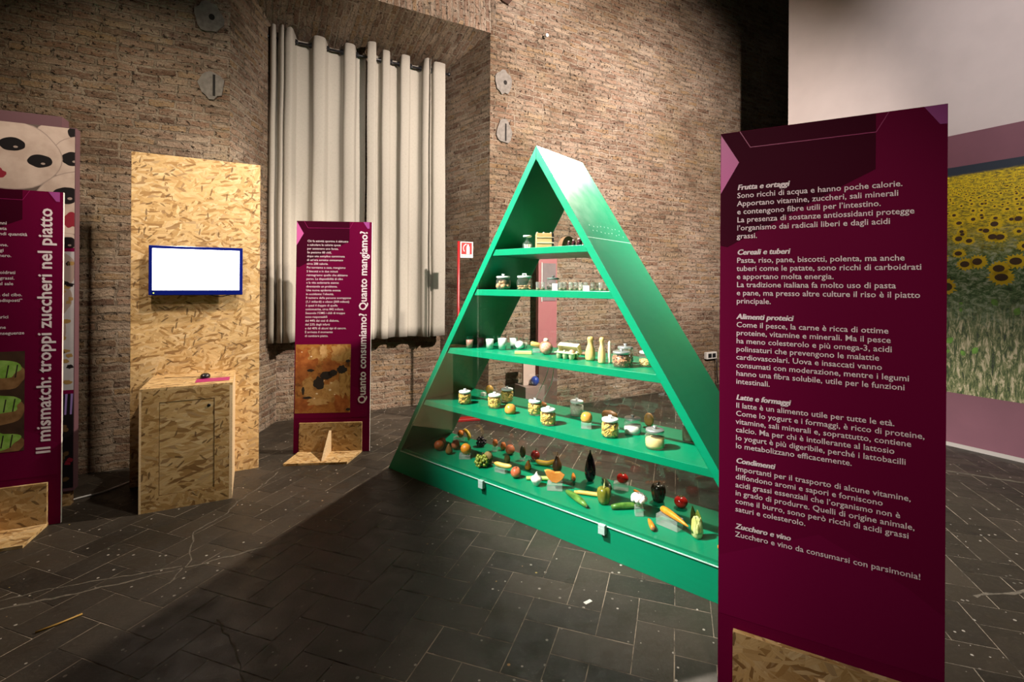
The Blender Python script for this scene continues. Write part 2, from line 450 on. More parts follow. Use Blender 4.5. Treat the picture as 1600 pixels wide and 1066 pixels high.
# floor: herringbone of dark tiles over pale joints, with cracks
def floor():
    mb = MB()
    mb.add([(-7, -1.5, -.0015), (9, -1.5, -.0015), (9, 10, -.0015), (-7, 10, -.0015)], [(0,1,2,3)], 1)
    L, Wd, g = .312, .156, .0040
    ang = radians(71.2)
    R2 = Matrix.Rotation(ang, 2)
    rnd = random.Random(3)
    inv = R2.inverted()
    def tile(x0, y0, x1, y1):
        c = R2 @ Vector(((x0+x1)/2, (y0+y1)/2))
        if not (-6 < c.x < 7.5 and -.3 < c.y < 9): return
        if abs(c.x) > 1.25*c.y + 1.2: return
        j = lambda: rnd.uniform(-.0008, .0008)
        P = [(x0+g/2+j(), y0+g/2+j()), (x1-g/2+j(), y0+g/2+j()), (x1-g/2+j(), y1-g/2+j()), (x0+g/2+j(), y1-g/2+j())]
        mb.add([(*(R2 @ Vector(p)), 0.) for p in P], [(0,1,2,3)], 0)
    N = 60
    for i in range(-N, N):
        for k in range(-N, N):
            # unit: one lying tile and one standing tile, shifted along the diagonals
            ox = i*Wd + k*2*Wd*1.0; oy = i*Wd*1.0 - k*2*Wd
            # herringbone lattice generated by (W, W) and (2W, -2W)
            tile(ox, oy, ox+L, oy+Wd)
            tile(ox, oy+Wd, ox+Wd, oy+Wd+L)
    # hairline cracks filled pale, lying in the surface
    def crack(pts, w):
        out = []
        for a, b in zip(pts, pts[1:]):
            n = max(2, int(math.dist(a, b)/.04))
            for q in range(n):
                t = q/n; out.append(Vector((a[0]+(b[0]-a[0])*t + rnd.uniform(-.009, .009), a[1]+(b[1]-a[1])*t + rnd.uniform(-.009, .009))))
        out.append(Vector(pts[-1]))
        vs = []; fs = []
        for k, p in enumerate(out):
            d = (out[min(k+1, len(out)-1)] - out[max(k-1, 0)]).normalized(); nrm = Vector((-d.y, d.x))*w*rnd.uniform(.5, 1.4)*.5
            vs += [(p.x+nrm.x, p.y+nrm.y, .0006), (p.x-nrm.x, p.y-nrm.y, .0006)]
        for k in range(len(out)-1): fs.append((2*k, 2*k+1, 2*k+3, 2*k+2))
        mb.add(vs, fs, 2)
    for pts, w in CRACKS: crack(pts, w)
    t = NT('floor_joint'); t.set(t.b, 'Base Color', t.mix(t.ramp(t.noise(t.coord(), 5, 5, .7), [(.36, 0.), (.58, 1.)]), (.03,.024,.018), (.36,.29,.22))); t.b.inputs['Roughness'].default_value = .9
    ck = plain('crack_filler', (.115, .095, .072), .9, var=.4, vs=40)
    o = mb.build('floor', [floor_tile_material(), t.m, ck]); o['kind'] = 'structure'
CRACKS = [
    ([(-1.83,3.25),(-1.80,3.05),(-1.87,2.85),(-1.69,2.55),(-1.66,2.35)], .008),
    ([(-1.81,3.75),(-1.80,3.5),(-1.83,3.25)], .006),
    ([(-1.28,2.1),(-1.16,2.0),(-1.10,1.95),(-.96,1.75),(-.90,1.6),(-.85,1.5)], .006),
    ([(-2.9,1.9),(-2.3,2.15),(-1.9,2.35),(-1.5,2.6),(-1.25,2.75)], .012),
    ([(-2.75,2.0),(-2.2,2.3),(-1.7,2.5)], .008),
    ([(-1.35,4.05),(-1.15,4.2),(-1.02,4.16)], .006),
    ([(-2.0,4.95),(-1.5,5.2),(-.9,5.35)], .012), ([(-2.2,4.7),(-1.9,4.6),(-1.3,4.75)], .010),
    ([(2.2,2.3),(2.6,2.35),(2.9,2.6),(3.3,2.7)], .016), ([(2.9,3.9),(3.4,3.9),(3.9,3.6)], .03),
]
floor()

# white partition on the right with the painted band and the printed sunflower field
m = MB()
P = lambda u, w, z: wp(u, w, z)
def ubox(mb, u0, u1, w0, w1, z0, z1, mat=0):
    M = Matrix(((EU.x, EM.x, 0, 0), (EU.y, EM.y, 0, 0), (0, 0, 1, 0), (0, 0, 0, 1))) @ T(0, 4.8, 0)
    mb.box(u0, u1, w0, w1, z0, z1, mat, M)
ubox(m, 5.72, 5.86, -7., -1.317, 0, 7.5)
structure(m, 'wall_partition', plain('white_plaster', (.56, .50, .49), .8, var=.04, vs=4))
m = MB(); ubox(m, 5.705, 5.72, -7., -1.317, .0, .035)
structure(m, 'baseboard_partition', plain('grey_base', (.40, .36, .34), .6))
m = MB(); ubox(m, 5.714, 5.72, -4.8, -1.8, .035, 2.866)
structure(m, 'trim_1', MAUVE)

def sunflower_print():
    t = NT('field_print'); uv = t.uv()
    sep = t.n('SeparateXYZ'); t.set(sep, 0, uv); v = sep.outputs[1]
    vn = t.math('MULTIPLY_ADD', t.math('SUBTRACT', t.noise(uv, 6, 5, .7), .5), .10, v)
    # ground colours from the foot (dry grass) to the horizon (yellow)
    spk = t.noise(t.mapping(uv, (2.4, .55, 1)), 30, 5, .8, .6)
    spk2 = t.noise(t.mapping(uv, (1.2, 1.6, 1)), 30, 4, .8, .8)
    grass = t.ramp(spk, [(.38, (.012,.02,.008)), (.47, (.07,.10,.025)), (.53, (.20,.20,.09)), (.60, (.50,.42,.28))])
    green = t.ramp(spk2, [(.36, (.015,.045,.015)), (.47, (.08,.17,.05)), (.54, (.22,.30,.16)), (.64, (.46,.52,.40))])
    yel = t.ramp(t.noise(t.mapping(uv, (1, 2.6, 1)), 55, 4, .8), [(.38, (.09,.075,.01)), (.47, (.33,.25,.01)), (.58, (.76,.56,.006))])
    col = t.mix(t.ramp(vn, [(.28, 0.), (.44, 1.)]), grass, green)
    col = t.mix(t.ramp(vn, [(.58, 0.), (.76, 1.)]), col, yel)
    col = t.mix(t.ramp(t.math('MULTIPLY_ADD', t.math('SUBTRACT', t.noise(uv, 3, 4), .5), .03, v), [(.958, 0.), (.966, 1.)]), col, (.012,.022,.04))
    t.set(t.b, 'Base Color', col); t.b.inputs['Roughness'].default_value = .5
    mats = [t.m, plain('petal_print', (.74,.52,.006), .5), plain('seed_print', (.06,.025,.008), .5), plain('leaf_print', (.12,.27,.03), .5, var=.4, vs=20)]
    w0, w1, z0, z1 = -1.9, -4.6, .495, 2.569
    Wd = w0 - w1; Hh = z1 - z0
    mb = MB()
    U = 5.7125
    def pt(x, z, k=0): return wp(U - k*.0006, w0 - x, z0 + z)     # x runs to the right along the print
    mb.add([pt(0,0), pt(Wd,0), pt(Wd,Hh), pt(0,Hh)], [(0,1,2,3)], 0, None, False, [[(0,0),(Wd/Hh,0),(Wd/Hh,1),(0,1)]])
    # a rim so that the print has real thickness
    for a, b in (((0,0),(Wd,0)), ((Wd,0),(Wd,Hh)), ((Wd,Hh),(0,Hh)), ((0,Hh),(0,0))):
        p, q = pt(*a), pt(*b); p2 = wp(5.7145, w0-a[0], z0+a[1]); q2 = wp(5.7145, w0-b[0], z0+b[1])
        mb.add([p, q, q2, p2], [(0,1,2,3)], 0)
    rnd = random.Random(5)
    def flower(x, z, r, half=False):
        n = 16; sq = rnd.uniform(.75, 1.0); lean = rnd.uniform(-.15, .15)*r
        vs = []
        for i in range(2*n):
            a = pi*i/n; rr = r*(1.0 if i % 2 == 0 else .72)*rnd.uniform(.88, 1.1)
            vs.append(pt(min(max(x + rr*cos(a), .001), Wd-.001), min(max(z + rr*sin(a)*sq, .001), Hh-.001), 1))
        mb.add(vs, [tuple(range(2*n))], 1)
        kk = .46 if r > .045 else .36
        vs = [pt(min(max(x + lean + r*kk*cos(2*pi*i/12), .001), Wd-.001), z + r*kk*.95*sq*sin(2*pi*i/12), 2) for i in range(12)]
        mb.add(vs, [tuple(range(12))], 2)
    for row in range(26):
        f = row/25.
        z = (.50 + .44*(f**.62))*Hh
        r = .080*(1-f)**1.7 + .010
        nn = int(Wd/(r*(3.4 if f < .25 else 2.5)))
        for i in range(nn):
            if rnd.random() < .3: continue
            flower((i + rnd.uniform(.1, .9))*Wd/nn, z + rnd.uniform(-1, 1)*r*.9, r*rnd.uniform(.75, 1.15))
    for i in range(70):
        x, z, s = rnd.uniform(0.05, Wd-.06), rnd.uniform(.06, .5)*Hh, rnd.uniform(.02, .05); a = rnd.uniform(0, 6.28)
        vs = [pt(x + s*cos(a+q)*k*.8, z + s*sin(a+q)*k, 1) for q, k in ((0, 1), (.9, .75), (1.8, .55), (3.14, .8), (4.4, .6), (5.4, .75))]
        mb.add(vs, [tuple(range(6))], 3)
    o = mb.build('field_mural', mats)
    tag(o, 'large printed photo of a sunflower field on the mauve band of the white partition', 'mural')
sunflower_print()

# ------------------------------------------------------------------ small things on the brick walls
def patch(u, z, r, label, slit):
    t = thing('plaster_patch', label, 'plaster patch', wp(u, -.012, z), WRZ, 'plaster patches on the brick')
    rnd = random.Random(int(u*1000))
    pts = []
    for i in range(18):
        a = 2*pi*i/18; q = rnd.uniform(.85, 1.12)
        pts.append((r*q*cos(a)*(.75 if slit else .8), r*q*sin(a)*(1.0)))
    m = MB(); m.prism(pts, -.006, .02)
    m.build('plaster', plain('grey_plaster', (.165,.148,.13), .9, var=.25, vs=25, bump=.4), t)
    m = MB()
    if slit: m.box(.01, .028, -.0085, .0, -r*.8, r*.7)
    else: m.add([(.02+.022*cos(2*pi*i/14), -.0075, .0+.026*sin(2*pi*i/14)) for i in range(14)], [tuple(range(14))])
    m.build('hole', plain('dark_hole', (.008,.006,.005), .9), t)
patch(-.27, 3.70, .13, 'round grey plaster patch with a dark hole, high on the wall left of the curtain', False)
patch(-.25, 3.136, .12, 'grey plaster patch with a slit, lower one on the wall left of the curtain', True)
patch(2.53, 3.73, .13, 'grey plaster patch with a round hole, right of the curtain above the slit one', False)
patch(2.54, 3.18, .13, 'narrow plaster patch with a vertical slit, just above and left of the green apex', True)
m = MB(); M = Matrix.Translation(wp(3.07, -.02, 4.372)) @ RZ(WRZ)
m.tube([(0, .03, 0), (0, -.03, 0)], .012, 8, 0, M); m.ell((0, -.045, 0), .022, 10, 8, 0, M)
tag(m.build('wall_hook', plain('white_ceramic', (.75,.75,.75), .3)), 'tiny white ceramic knob high on the right brick wall', 'hook')
m = MB(); M = Matrix.Translation(wp(2.52, 0, 4.70)) @ RZ(WRZ)
m.prism([(-.14,.14),(.16,.14),(.13,-.0),(.06,-.09),(-.02,-.07),(-.11,.02)], -.03, .05, 0, M)  # dark block put where the wall has a shaded putlog hole
tag(m.build('recess_stand_in', two('recess_shade', (.035,.016,.010), (.075,.032,.018), .8, 8, .3, .7, (1,1,6))), 'dark block standing in for a shaded wall hole at the top edge above the niche', 'recess')

t = thing('wall_socket', 'white double wall socket low on the brick wall beside the magenta panel', 'socket', wp(5.977, -.02, .444), WRZ)
m = MB(); m.box(-.11, .11, -.03, .02, -.05, .05); m.build('housing', plain('socket_white', (.6,.58,.55), .5), t, bevel=.006)
for x in (-.045, .045):
    m = MB(); m.box(x-.034, x+.034, -.034, -.028, -.03, .03); m.build('outlet', BLACK, t)
m = MB(); m.tube([(.09, -.03, -.045), (.095, -.04, -.12), (.10, -.035, -.25), (.13, -.03, -.42)], .008, 8); m.build('cable', BLACK, t)

# ------------------------------------------------------------------ curtain and rod
def catmull(pts, n=6):
    out = []
    P = [pts[0]] + list(pts) + [pts[-1]]
    for i in range(1, len(P)-2):
        p0, p1, p2, p3 = [Vector(p) for p in P[i-1:i+3]]
        for k in range(n):
            t = k/n
            out.append(.5*((2*p1) + (p2-p0)*t + (2*p0-5*p1+4*p2-p3)*t*t + (3*p1-p0-3*p2+p3)*t**3))
    out.append(Vector(P[-2])); return out
LIN = NT('linen'); uv = LIN.uv()
w1 = LIN.noise(LIN.mapping(uv, (420, 30, 1)), 1., 3); w2 = LIN.noise(LIN.mapping(uv, (30, 420, 1)), 1., 3)
wv = LIN.math('ADD', w1, w2)
seam = LIN.n('SeparateXYZ'); LIN.set(seam, 0, uv)
LIN.set(LIN.b, 'Base Color', LIN.mix(LIN.ramp(wv, [(.75, 0.), (1.3, 1.)]), (.335,.31,.265), (.44,.41,.355)))
LIN.b.inputs['Roughness'].default_value = .9; LIN.b.inputs['Specular IOR Level'].default_value = .1
LIN.bump(wv, .12, .003)
# light passes through the cloth a little
trn = LIN.n('BsdfTranslucent', ins={'Color': (.55,.48,.38,1)}); mxs = LIN.n('MixShader', ins={0: .18})
LIN.t.links.new(LIN.b.outputs[0], mxs.inputs[1]); LIN.t.links.new(trn.outputs[0], mxs.inputs[2]); LIN.t.links.new(mxs.outputs[0], LIN.out.inputs['Surface'])
LINEN = LIN.m
WC = .66
def curtain(name, label, path, grom, ztop, zbot, seed):
    t = thing(name, label, 'curtain', wp(path[0][0], WC, zbot), WRZ, 'linen curtains in the niche')
    u0 = path[0][0]
    line = catmull(path, 6); NZ = 26
    vs = []; fs = []; uvs = []
    L = [0.]
    for a, b in zip(line, line[1:]): L.append(L[-1] + (b-a).length)
    for k in range(NZ+1):
        f = k/NZ; z = zbot + (ztop - zbot)*f
        for i, p in enumerate(line):
            g = 1 - f
            du = .035*g*noise.noise(Vector((p.x*2.2, f*1.3, seed))) + .006*noise.noise(Vector((p.x*9, f*5, seed+3)))
            dw = .03*g*noise.noise(Vector((p.x*3.0, f*1.7, seed+9)))
            amp = 1 - .12*g + .25*noise.noise(Vector((p.x*1.5, f*.9, seed+5)))*g
            zz = z
            if k == NZ: zz += .026*(-p.y/.05) 
            if k == 0: zz += .012*noise.noise(Vector((p.x*4, 0, seed)))
            vs.append((p.x + du - u0, p.y*amp + dw, zz - zbot))
    n = len(line)
    for k in range(NZ):
        for i in range(n-1):
            fs.append((k*n+i, k*n+i+1, (k+1)*n+i+1, (k+1)*n+i))
            z0, z1 = vs[k*n+i][2], vs[(k+1)*n+i][2]
            uvs.append([(L[i], z0), (L[i+1], z0), (L[i+1], z1), (L[i], z1)])
    m = MB(); m.add(vs, fs, 0, None, True, uvs)
    o = m.build('fabric', LINEN, t)
    so = o.modifiers.new('thickness', 'SOLIDIFY'); so.thickness = .003
    for gu in grom:
        mm = MB(); prof = [(.018,-.006),(.030,-.006),(.033,0),(.030,.006),(.018,.006),(.016,0),(.018,-.006)]
        mm.lathe(prof, 18, T(gu-u0, 0, 3.972-zbot + (gu-1.3)*.018) @ RZ(.9) @ RY(pi/2))
        mm.build('grommet', BLACK, t)
    return t
D = .046
pl = [(.215,.04),(.225,-.05),(.262,-.06),(.275,.0),(.29,.015),(.305,-.06),(.335,-.075),(.345,-.01),(.36,-.055),(.41,-.07),(.451,0),(.48,D),(.57,D),(.604,0),(.635,-D),(.72,-D),(.757,0),(.79,D),(.88,D),(.914,0),(.945,-D),(1.03,-D),(1.061,0),(1.085,D),(1.15,D),(1.17,.02)]
curtain('linen_curtain', 'wider left one of two beige linen curtains hanging in the niche', pl, [.451,.604,.757,.914,1.061], 4.03, .86, 1.)
pr = [(1.16,-.09),(1.185,-.105),(1.245,-.11),(1.262,-.07),(1.272,.0),(1.30,.04),(1.326,0),(1.345,-D),(1.415,-D),(1.431,0),(1.45,D),(1.52,D),(1.538,0),(1.56,-D),(1.64,-D),(1.659,0),(1.69,D),(1.765,D),(1.793,0),(1.81,-.05),(1.84,-.075),(1.868,-.07),(1.872,-.01),(1.885,-.08),(1.90,-.03),(1.923,.01),(1.945,-.05),(2.06,-.055),(2.085,-.02),(2.10,.04)]
curtain('linen_curtain', 'right and narrower of the two beige linen curtains, overlapping the left one', pr, [1.326,1.431,1.538,1.659,1.793,1.923], 4.05, .855, 4.)
t = thing('curtain_rod', 'black iron curtain rod carrying both linen curtains under the niche arch', 'curtain rod', wp(.2, WC, 3.96), WRZ)
m = MB(); m.tube([(0,0,-.008), (1.93,0,.027)], .012, 10); m.ell((-.01,0,-.008), .022, 10, 8); m.ell((1.94,0,.027), .022, 10, 8)
m.build('rod', BLACK, t)
for x in (.03, 1.88):
    m = MB(); m.tube([(x,0,0), (x,0,.10), (x,.10,.15)], .009, 8); m.build('bracket', BLACK, t)

# ------------------------------------------------------------------ exhibition panels
def panel_design(mb, body_dark=True):
    """geometric print; layers 0.3 mm apart on the front face; mats: 0 dark 1 pink 2 violet 3 line 4 mid"""
    flat(mb, [(.001,2.011),(.448,2.011),(.448,1.837),(.371,1.797),(.023,1.606),(.001,1.612)], -.0006, 0)
    flat(mb, [(.001,2.007),(.001,1.797),(.060,1.903)], -.0012, 1)
    flat(mb, [(.565,2.011),(.602,1.954),(.619,1.953),(.619,2.011)], -.0012, 2)
    ln = [(.062,2.011),(.095,1.952),(.449,1.953),(.481,2.011)]
    for a, b in zip(ln, ln[1:]):
        d = (Vector(b)-Vector(a)).normalized(); n = Vector((-d.y, d.x))*.0013
        flat(mb, [(a[0]+n.x,a[1]+n.y),(a[0]-n.x,a[1]-n.y),(b[0]-n.x,b[1]-n.y),(b[0]+n.x,b[1]+n.y)], -.0012, 3)
def exhibition_panel(label, p0, d, w=.62, lean=0., x0=.048, fin=True, plate=.29, slant=0.):
    t = thing('exhibition_panel', label, 'panel', (p0[0], p0[1], 0), math.atan2(d[1], d[0]))
    def ln(o): o.rotation_euler = (-lean, 0, 0); return o
    m = MB(); m.box(0, w, 0, .018, 0.002, 2.012, [1,1,0,0,1,1])
    ln(m.build('board', [MAG, WHITE], t))
    m = MB(); panel_design(m)
    ln(m.build('printed_pattern', [MAGD, PINK, PINK2, MAGL, MAGM], t))
    m = MB(); flat(m, [(.001,.506),(.304,.655),(.534,.55),(.619,.49),(.619,.30),(.001,.30)], -.0006, 0)
    ln(m.build('printed_band', [MAGM], t))
    x1 = x0 + .525
    st = MB(); st.box(x0, x1, -.022, -.003, .018, .262, 0); ln(st.build('foot_upright', [OSBF], t, bevel=.001))
    st = MB(); st.prism([(x0, -.003), (x1, -.003), (x1, .0), (x0, .0)], 0, 0) if False else None
    b = MB()
    vs = [(x0-.004, -.002, 0), (x1+.002, -.002, 0), (x1-.03-slant, -plate, 0), (x0-.004-slant, -plate, 0)]
    vs = vs + [(x, y, .018) for x, y, z in vs]
    fs = [(0,1,2,3),(7,6,5,4),(0,4,5,1),(1,5,6,2),(2,6,7,3),(3,7,4,0)]
    b.add(vs, fs, 0, None, False, [[(vs[i][0], vs[i][1]) if k < 2 else (vs[i][0]+vs[i][1], vs[i][2]) for i in f] for k, f in enumerate(fs)])
    b.build('foot_plate', [OSB], t, bevel=.001)
    if fin:
        b = MB(); xc = x0 + .262
        pts = [(-.022, .018), (-.022, .198), (-.030, .198), (-plate+.03, .022), (-plate+.03, .018)]
        vs = [(xc-.009, y, z) for y, z in pts] + [(xc+.009, y, z) for y, z in pts]; n = 5
        fs = [tuple(range(n)), tuple(range(2*n-1, n-1, -1))] + [(i, n+i, n+(i+1) % n, (i+1) % n) for i in range(n)]
        b.add(vs, fs, 0, None, False, [[(vs[i][1], vs[i][2]) for i in f] for f in fs])
        b.build('foot_fin', [EDGE], t)
    return t, ln

# right, nearest panel
t, ln = exhibition_panel('tall magenta panel of Italian food-group text, nearest and right of the green pyramid', (.745, 1.731), (.578, -.322), x0=.05)
sections = [
 (1.806, ['Frutta e ortaggi', 'Sono ricchi di acqua e hanno poche calorie.', 'Apportano vitamine, zuccheri, sali minerali', 'e contengono fibre utili per l’intestino.', 'La presenza di sostanze antiossidanti protegge', 'l’organismo dai radicali liberi e dagli acidi', 'grassi.']),
 (1.578, ['Cereali e tuberi', 'Pasta, riso, pane, biscotti, polenta, ma anche', 'tuberi come le patate, sono ricchi di carboidrati', 'e apportano molta energia.', 'La tradizione italiana fa molto uso di pasta', 'e pane, ma presso altre culture il riso è il piatto', 'principale.']),
 (1.352, ['Alimenti proteici', 'Come il pesce, la carne è ricca di ottime', 'proteine, vitamine e minerali. Ma il pesce', 'ha meno colesterolo e più omega-3, acidi', 'polinsaturi che prevengono le malattie', 'cardiovascolari. Uova e insaccati vanno', 'consumati con moderazione, mentre i legumi', 'hanno una fibra solubile, utile per le funzioni', 'intestinali.']),
 (1.068, ['Latte e formaggi', 'Il latte è un alimento utile per tutte le età.', 'Come lo yogurt e i formaggi, è ricco di proteine,', 'vitamine, sali minerali e, soprattutto, contiene', 'calcio. Ma per chi è intollerante al lattosio', 'lo yogurt è più digeribile, perché i lattobacilli', 'lo metabolizzano efficacemente.']),
 (.845, ['Condimenti', 'Importanti per il trasporto di alcune vitamine,', 'diffondono aromi e sapori e forniscono', 'acidi grassi essenziali che l’organismo non è', 'in grado di produrre. Quelli di origine animale,', 'come il burro, sono però ricchi di acidi grassi', 'saturi e colesterolo.']),
 (.614, ['Zucchero e vino', 'Zucchero e vino da consumarsi con parsimonia!'])]
for z, lines in sections:
    hd = MB(); m = MB()
    for k, s in enumerate(lines):
        if k == 0:
            for q in (0, .0009, .0018): put_text(hd, s, .054 + q, z, .0262, y=-.0016 - q*.05, bold=.0003, shear=.22, xs=.96)
        else: put_text(m, s, .054, z - .0285*k, .0262, y=-.0016, bold=.00025, xs=1.0)
    ln(hd.build('heading_text', [TXT], t)); ln(m.build('body_text', [TXT], t))

# photo prints on the panels
def blob(mb, cx, cz, rx, rz, y, mat, seed, n=28, jit=.12, fr=1.6):
    pts = []
    for i in range(n):
        a = 2*pi*i/n
        q = 1 + jit*noise.noise(Vector((cos(a)*fr, sin(a)*fr, seed)))*2
        pts.append((cx + rx*q*cos(a), cz + rz*q*sin(a)))
    flat(mb, pts, y, mat)
def clip_blob(mb, cx, cz, rx, rz, y, mat, seed, box, jit=.12, fr=1.6):
    n = 40; pts = []
    for i in range(n):
        a = 2*pi*i/n
        q = 1 + jit*noise.noise(Vector((cos(a)*fr, sin(a)*fr, seed)))*2
        pts.append((min(max(cx + rx*q*cos(a), box[0]), box[1]), min(max(cz + rz*q*sin(a), box[2]), box[3])))
    flat(mb, pts, y, mat)
t, ln = exhibition_panel('magenta panel with a fried-pastry photo, standing in front of the linen curtains', (-1.874, 4.156), (.638, .067), w=.64, lean=.03, x0=.052, slant=.03)
m = MB()
lines = ['Chi fa attività sportiva è abituato', 'a calcolare le calorie spese', 'per sostenere uno forzo.', 'Se pesiamo 80 chili,', 'dopo una semplice camminata', 'di un’ora avremo consumato', 'circa 288 calorie.', 'Poi torniamo a casa, mangiamo', '5 biscotti e in due minuti', 'reintegriamo quello che abbiamo', 'perso. La disponibilità di cibo', 'e la vita sedentaria stanno', 'diventando un problema.', 'Una nuova epidemia avanza', 'in occidente: l’obesità.', 'Il numero delle persone sovrappeso', '(1,1 miliardi) o obese (500 milioni)', 'è quasi il doppio di quelle', 'sottonutrite, circa 842 milioni.', 'Secondo l’OMS i chili di troppo', 'sono responsabili', 'del 44% dei casi di diabete,', 'del 23% degli infarti', 'e del 40% di alcuni tipi di cancro.', 'È arrivato il momento', 'di cambiare piatto.']
for k, s in enumerate(lines): put_text(m, s, .092 - .0004*k, 1.828 - .0331*k, .0262, y=-.0016, bold=.0001)
ln(m.build('body_text', [TXT], t))
m = MB(); [put_text(m, 'Quanto consumiamo? Quanto mangiamo?', .602 + a, .415 + b, .094, y=-.0016 - c*.0001, rot=pi/2, bold=.0008, width=1.51) for c, (a, b) in enumerate(((0,0),(-.0012,.0015),(.001,-.0012)))]
ln(m.build('title_text', [TXT], t))
def pastry_print():
    mb = MB(); bx = (.008, .472, .343, .935)
    flat(mb, [(bx[0],bx[2]),(bx[1],bx[2]),(bx[1],bx[3]),(bx[0],bx[3])], -.0014, 0)
    for cx, cz, rx, rz, mt, sd in [(.10,.80,.10,.10,3,1),(.20,.86,.09,.06,1,2),(.40,.86,.10,.08,1,3),(.05,.70,.07,.10,3,4),(.25,.50,.16,.08,1,5),(.34,.56,.09,.06,4,6),(.40,.42,.06,.08,3,7),(.08,.42,.09,.06,3,8),(.20,.44,.09,.03,4,9),(.42,.60,.05,.12,1,10),(.30,.75,.07,.05,3,11),(.12,.56,.06,.09,1,12),(.24,.88,.03,.05,4,13)]:
        clip_blob(mb, cx, cz, rx, rz, -.0017 - .00002*sd, mt, sd, bx, .3, 2.2)
    for cx, cz, rx, rz, sd in [(.205,.60,.045,.055,21),(.265,.665,.05,.035,22),(.32,.685,.04,.028,23),(.40,.715,.042,.036,24),(.135,.71,.030,.012,25),(.075,.535,.012,.035,26),(.11,.475,.04,.010,27),(.45,.79,.02,.012,28),(.455,.37,.02,.012,29)]:
        clip_blob(mb, cx, cz, rx, rz, -.0021, 2, sd, bx, .15, 2)
    for cx, cz, r in [(.14,.83,.008),(.19,.51,.010),(.30,.54,.012),(.17,.47,.008),(.25,.62,.006),(.34,.50,.007),(.06,.87,.006),(.31,.60,.007)]:
        blob(mb, cx, cz, r, r*.7, -.0024, 5, cx*90)
    def swirl(name, stops, sc_):
        t_ = NT(name); co_ = t_.coord()
        nz_ = t_.noise(co_, sc_, 5, .6, 1.6)
        t_.set(t_.b, 'Base Color', t_.ramp(nz_, stops)); t_.b.inputs['Roughness'].default_value = .4; return t_.m
    a = swirl('pastry_base', [(.30, (.10,.03,.008)), (.42, (.30,.10,.02)), (.52, (.44,.18,.04)), (.60, (.33,.11,.02)), (.70, (.60,.34,.13))], 9)
    b = swirl('pastry_dough', [(.30, (.25,.10,.025)), (.45, (.42,.21,.06)), (.55, (.52,.29,.10)), (.66, (.40,.18,.05)), (.74, (.72,.50,.28))], 11)
    return mb, [a, b, plain('raisin_print', (.012,.008,.008), .5), two('pastry_red', (.28,.07,.012), (.42,.13,.03), .45, 18), two('pastry_pale', (.46,.25,.08), (.60,.36,.15), .45, 12), plain('glint_print', (.85,.66,.45), .5)]
m, mats = pastry_print(); ln(m.build('photo_print', mats, t))

t, ln = exhibition_panel('magenta panel titled about sugar, cut by the left edge, in front of the cookie mural', (-3.312, 2.673), (.91, .414), w=.635, lean=.006, x0=.052, slant=-.02, plate=.275)
m = MB()
for s, x, z in [('nni',.38,1.802),('eta',.38,1.770),('grandi quantità',.471,1.739),('one.',.387,1.674),('gi',.368,1.642),('numero.',.402,1.611),('carboidrati',.42,1.512),('grassi.',.416,1.479),('nel sale',.411,1.446),('carenza del cibo.',.451,1.381),('predisposti”',.452,1.348),('zuccarici',.391,1.251),('ne',.38,1.190),('conseguenze',.462,1.155)]:
    put_text(m, s, x, z, .0262, y=-.0016, bold=.0004, align='RIGHT')
ln(m.build('body_text', [TXT], t))
m = MB(); [put_text(m, 'Il mismatch: troppi zuccheri nel piatto', .584 + a, .432 + b, .094, y=-.0016 - c*.0001, rot=pi/2, bold=.0008, width=1.47) for c, (a, b) in enumerate(((0,0),(-.0012,.0015),(.001,-.0012)))]
ln(m.build('title_text', [TXT], t))
def donut_print():
    mb = MB(); bx = (.02, .465, .466, 1.055)
    flat(mb, [(bx[0],bx[2]),(bx[1],bx[2]),(bx[1],bx[3]),(bx[0],bx[3])], -.0014, 0)
    for k, (cx, cz) in enumerate([(.33,.93),(.32,.73),(.31,.52),(.08,.84),(.07,.62)]):
        clip_blob(mb, cx, cz-.02, .155, .085, -.0016-.0001*k, 1, k+.3, bx, .08)
        clip_blob(mb, cx, cz+.018, .13, .055, -.00165-.0001*k, 2, k+.6, bx, .15)
        for q in range(6):
            x = cx - .11 + q*.04
            if x + .02 < bx[1] and cz+.045 < bx[3]:
                flat(mb, [(x, cz-.03), (x+.006, cz-.03), (x+.016, cz+.045), (x+.010, cz+.045)], -.0017-.0001*k, 3)
    return mb, [plain('cocoa_print', (.055,.026,.014), .5, var=.4, vs=12), two('bun_print', (.20,.095,.035), (.32,.17,.07), .5, 14), two('lime_print', (.20,.42,.05), (.33,.55,.12), .5, 20), plain('choc_print', (.02,.012,.010), .5)]
m, mats = donut_print(); ln(m.build('photo_print', mats, t))

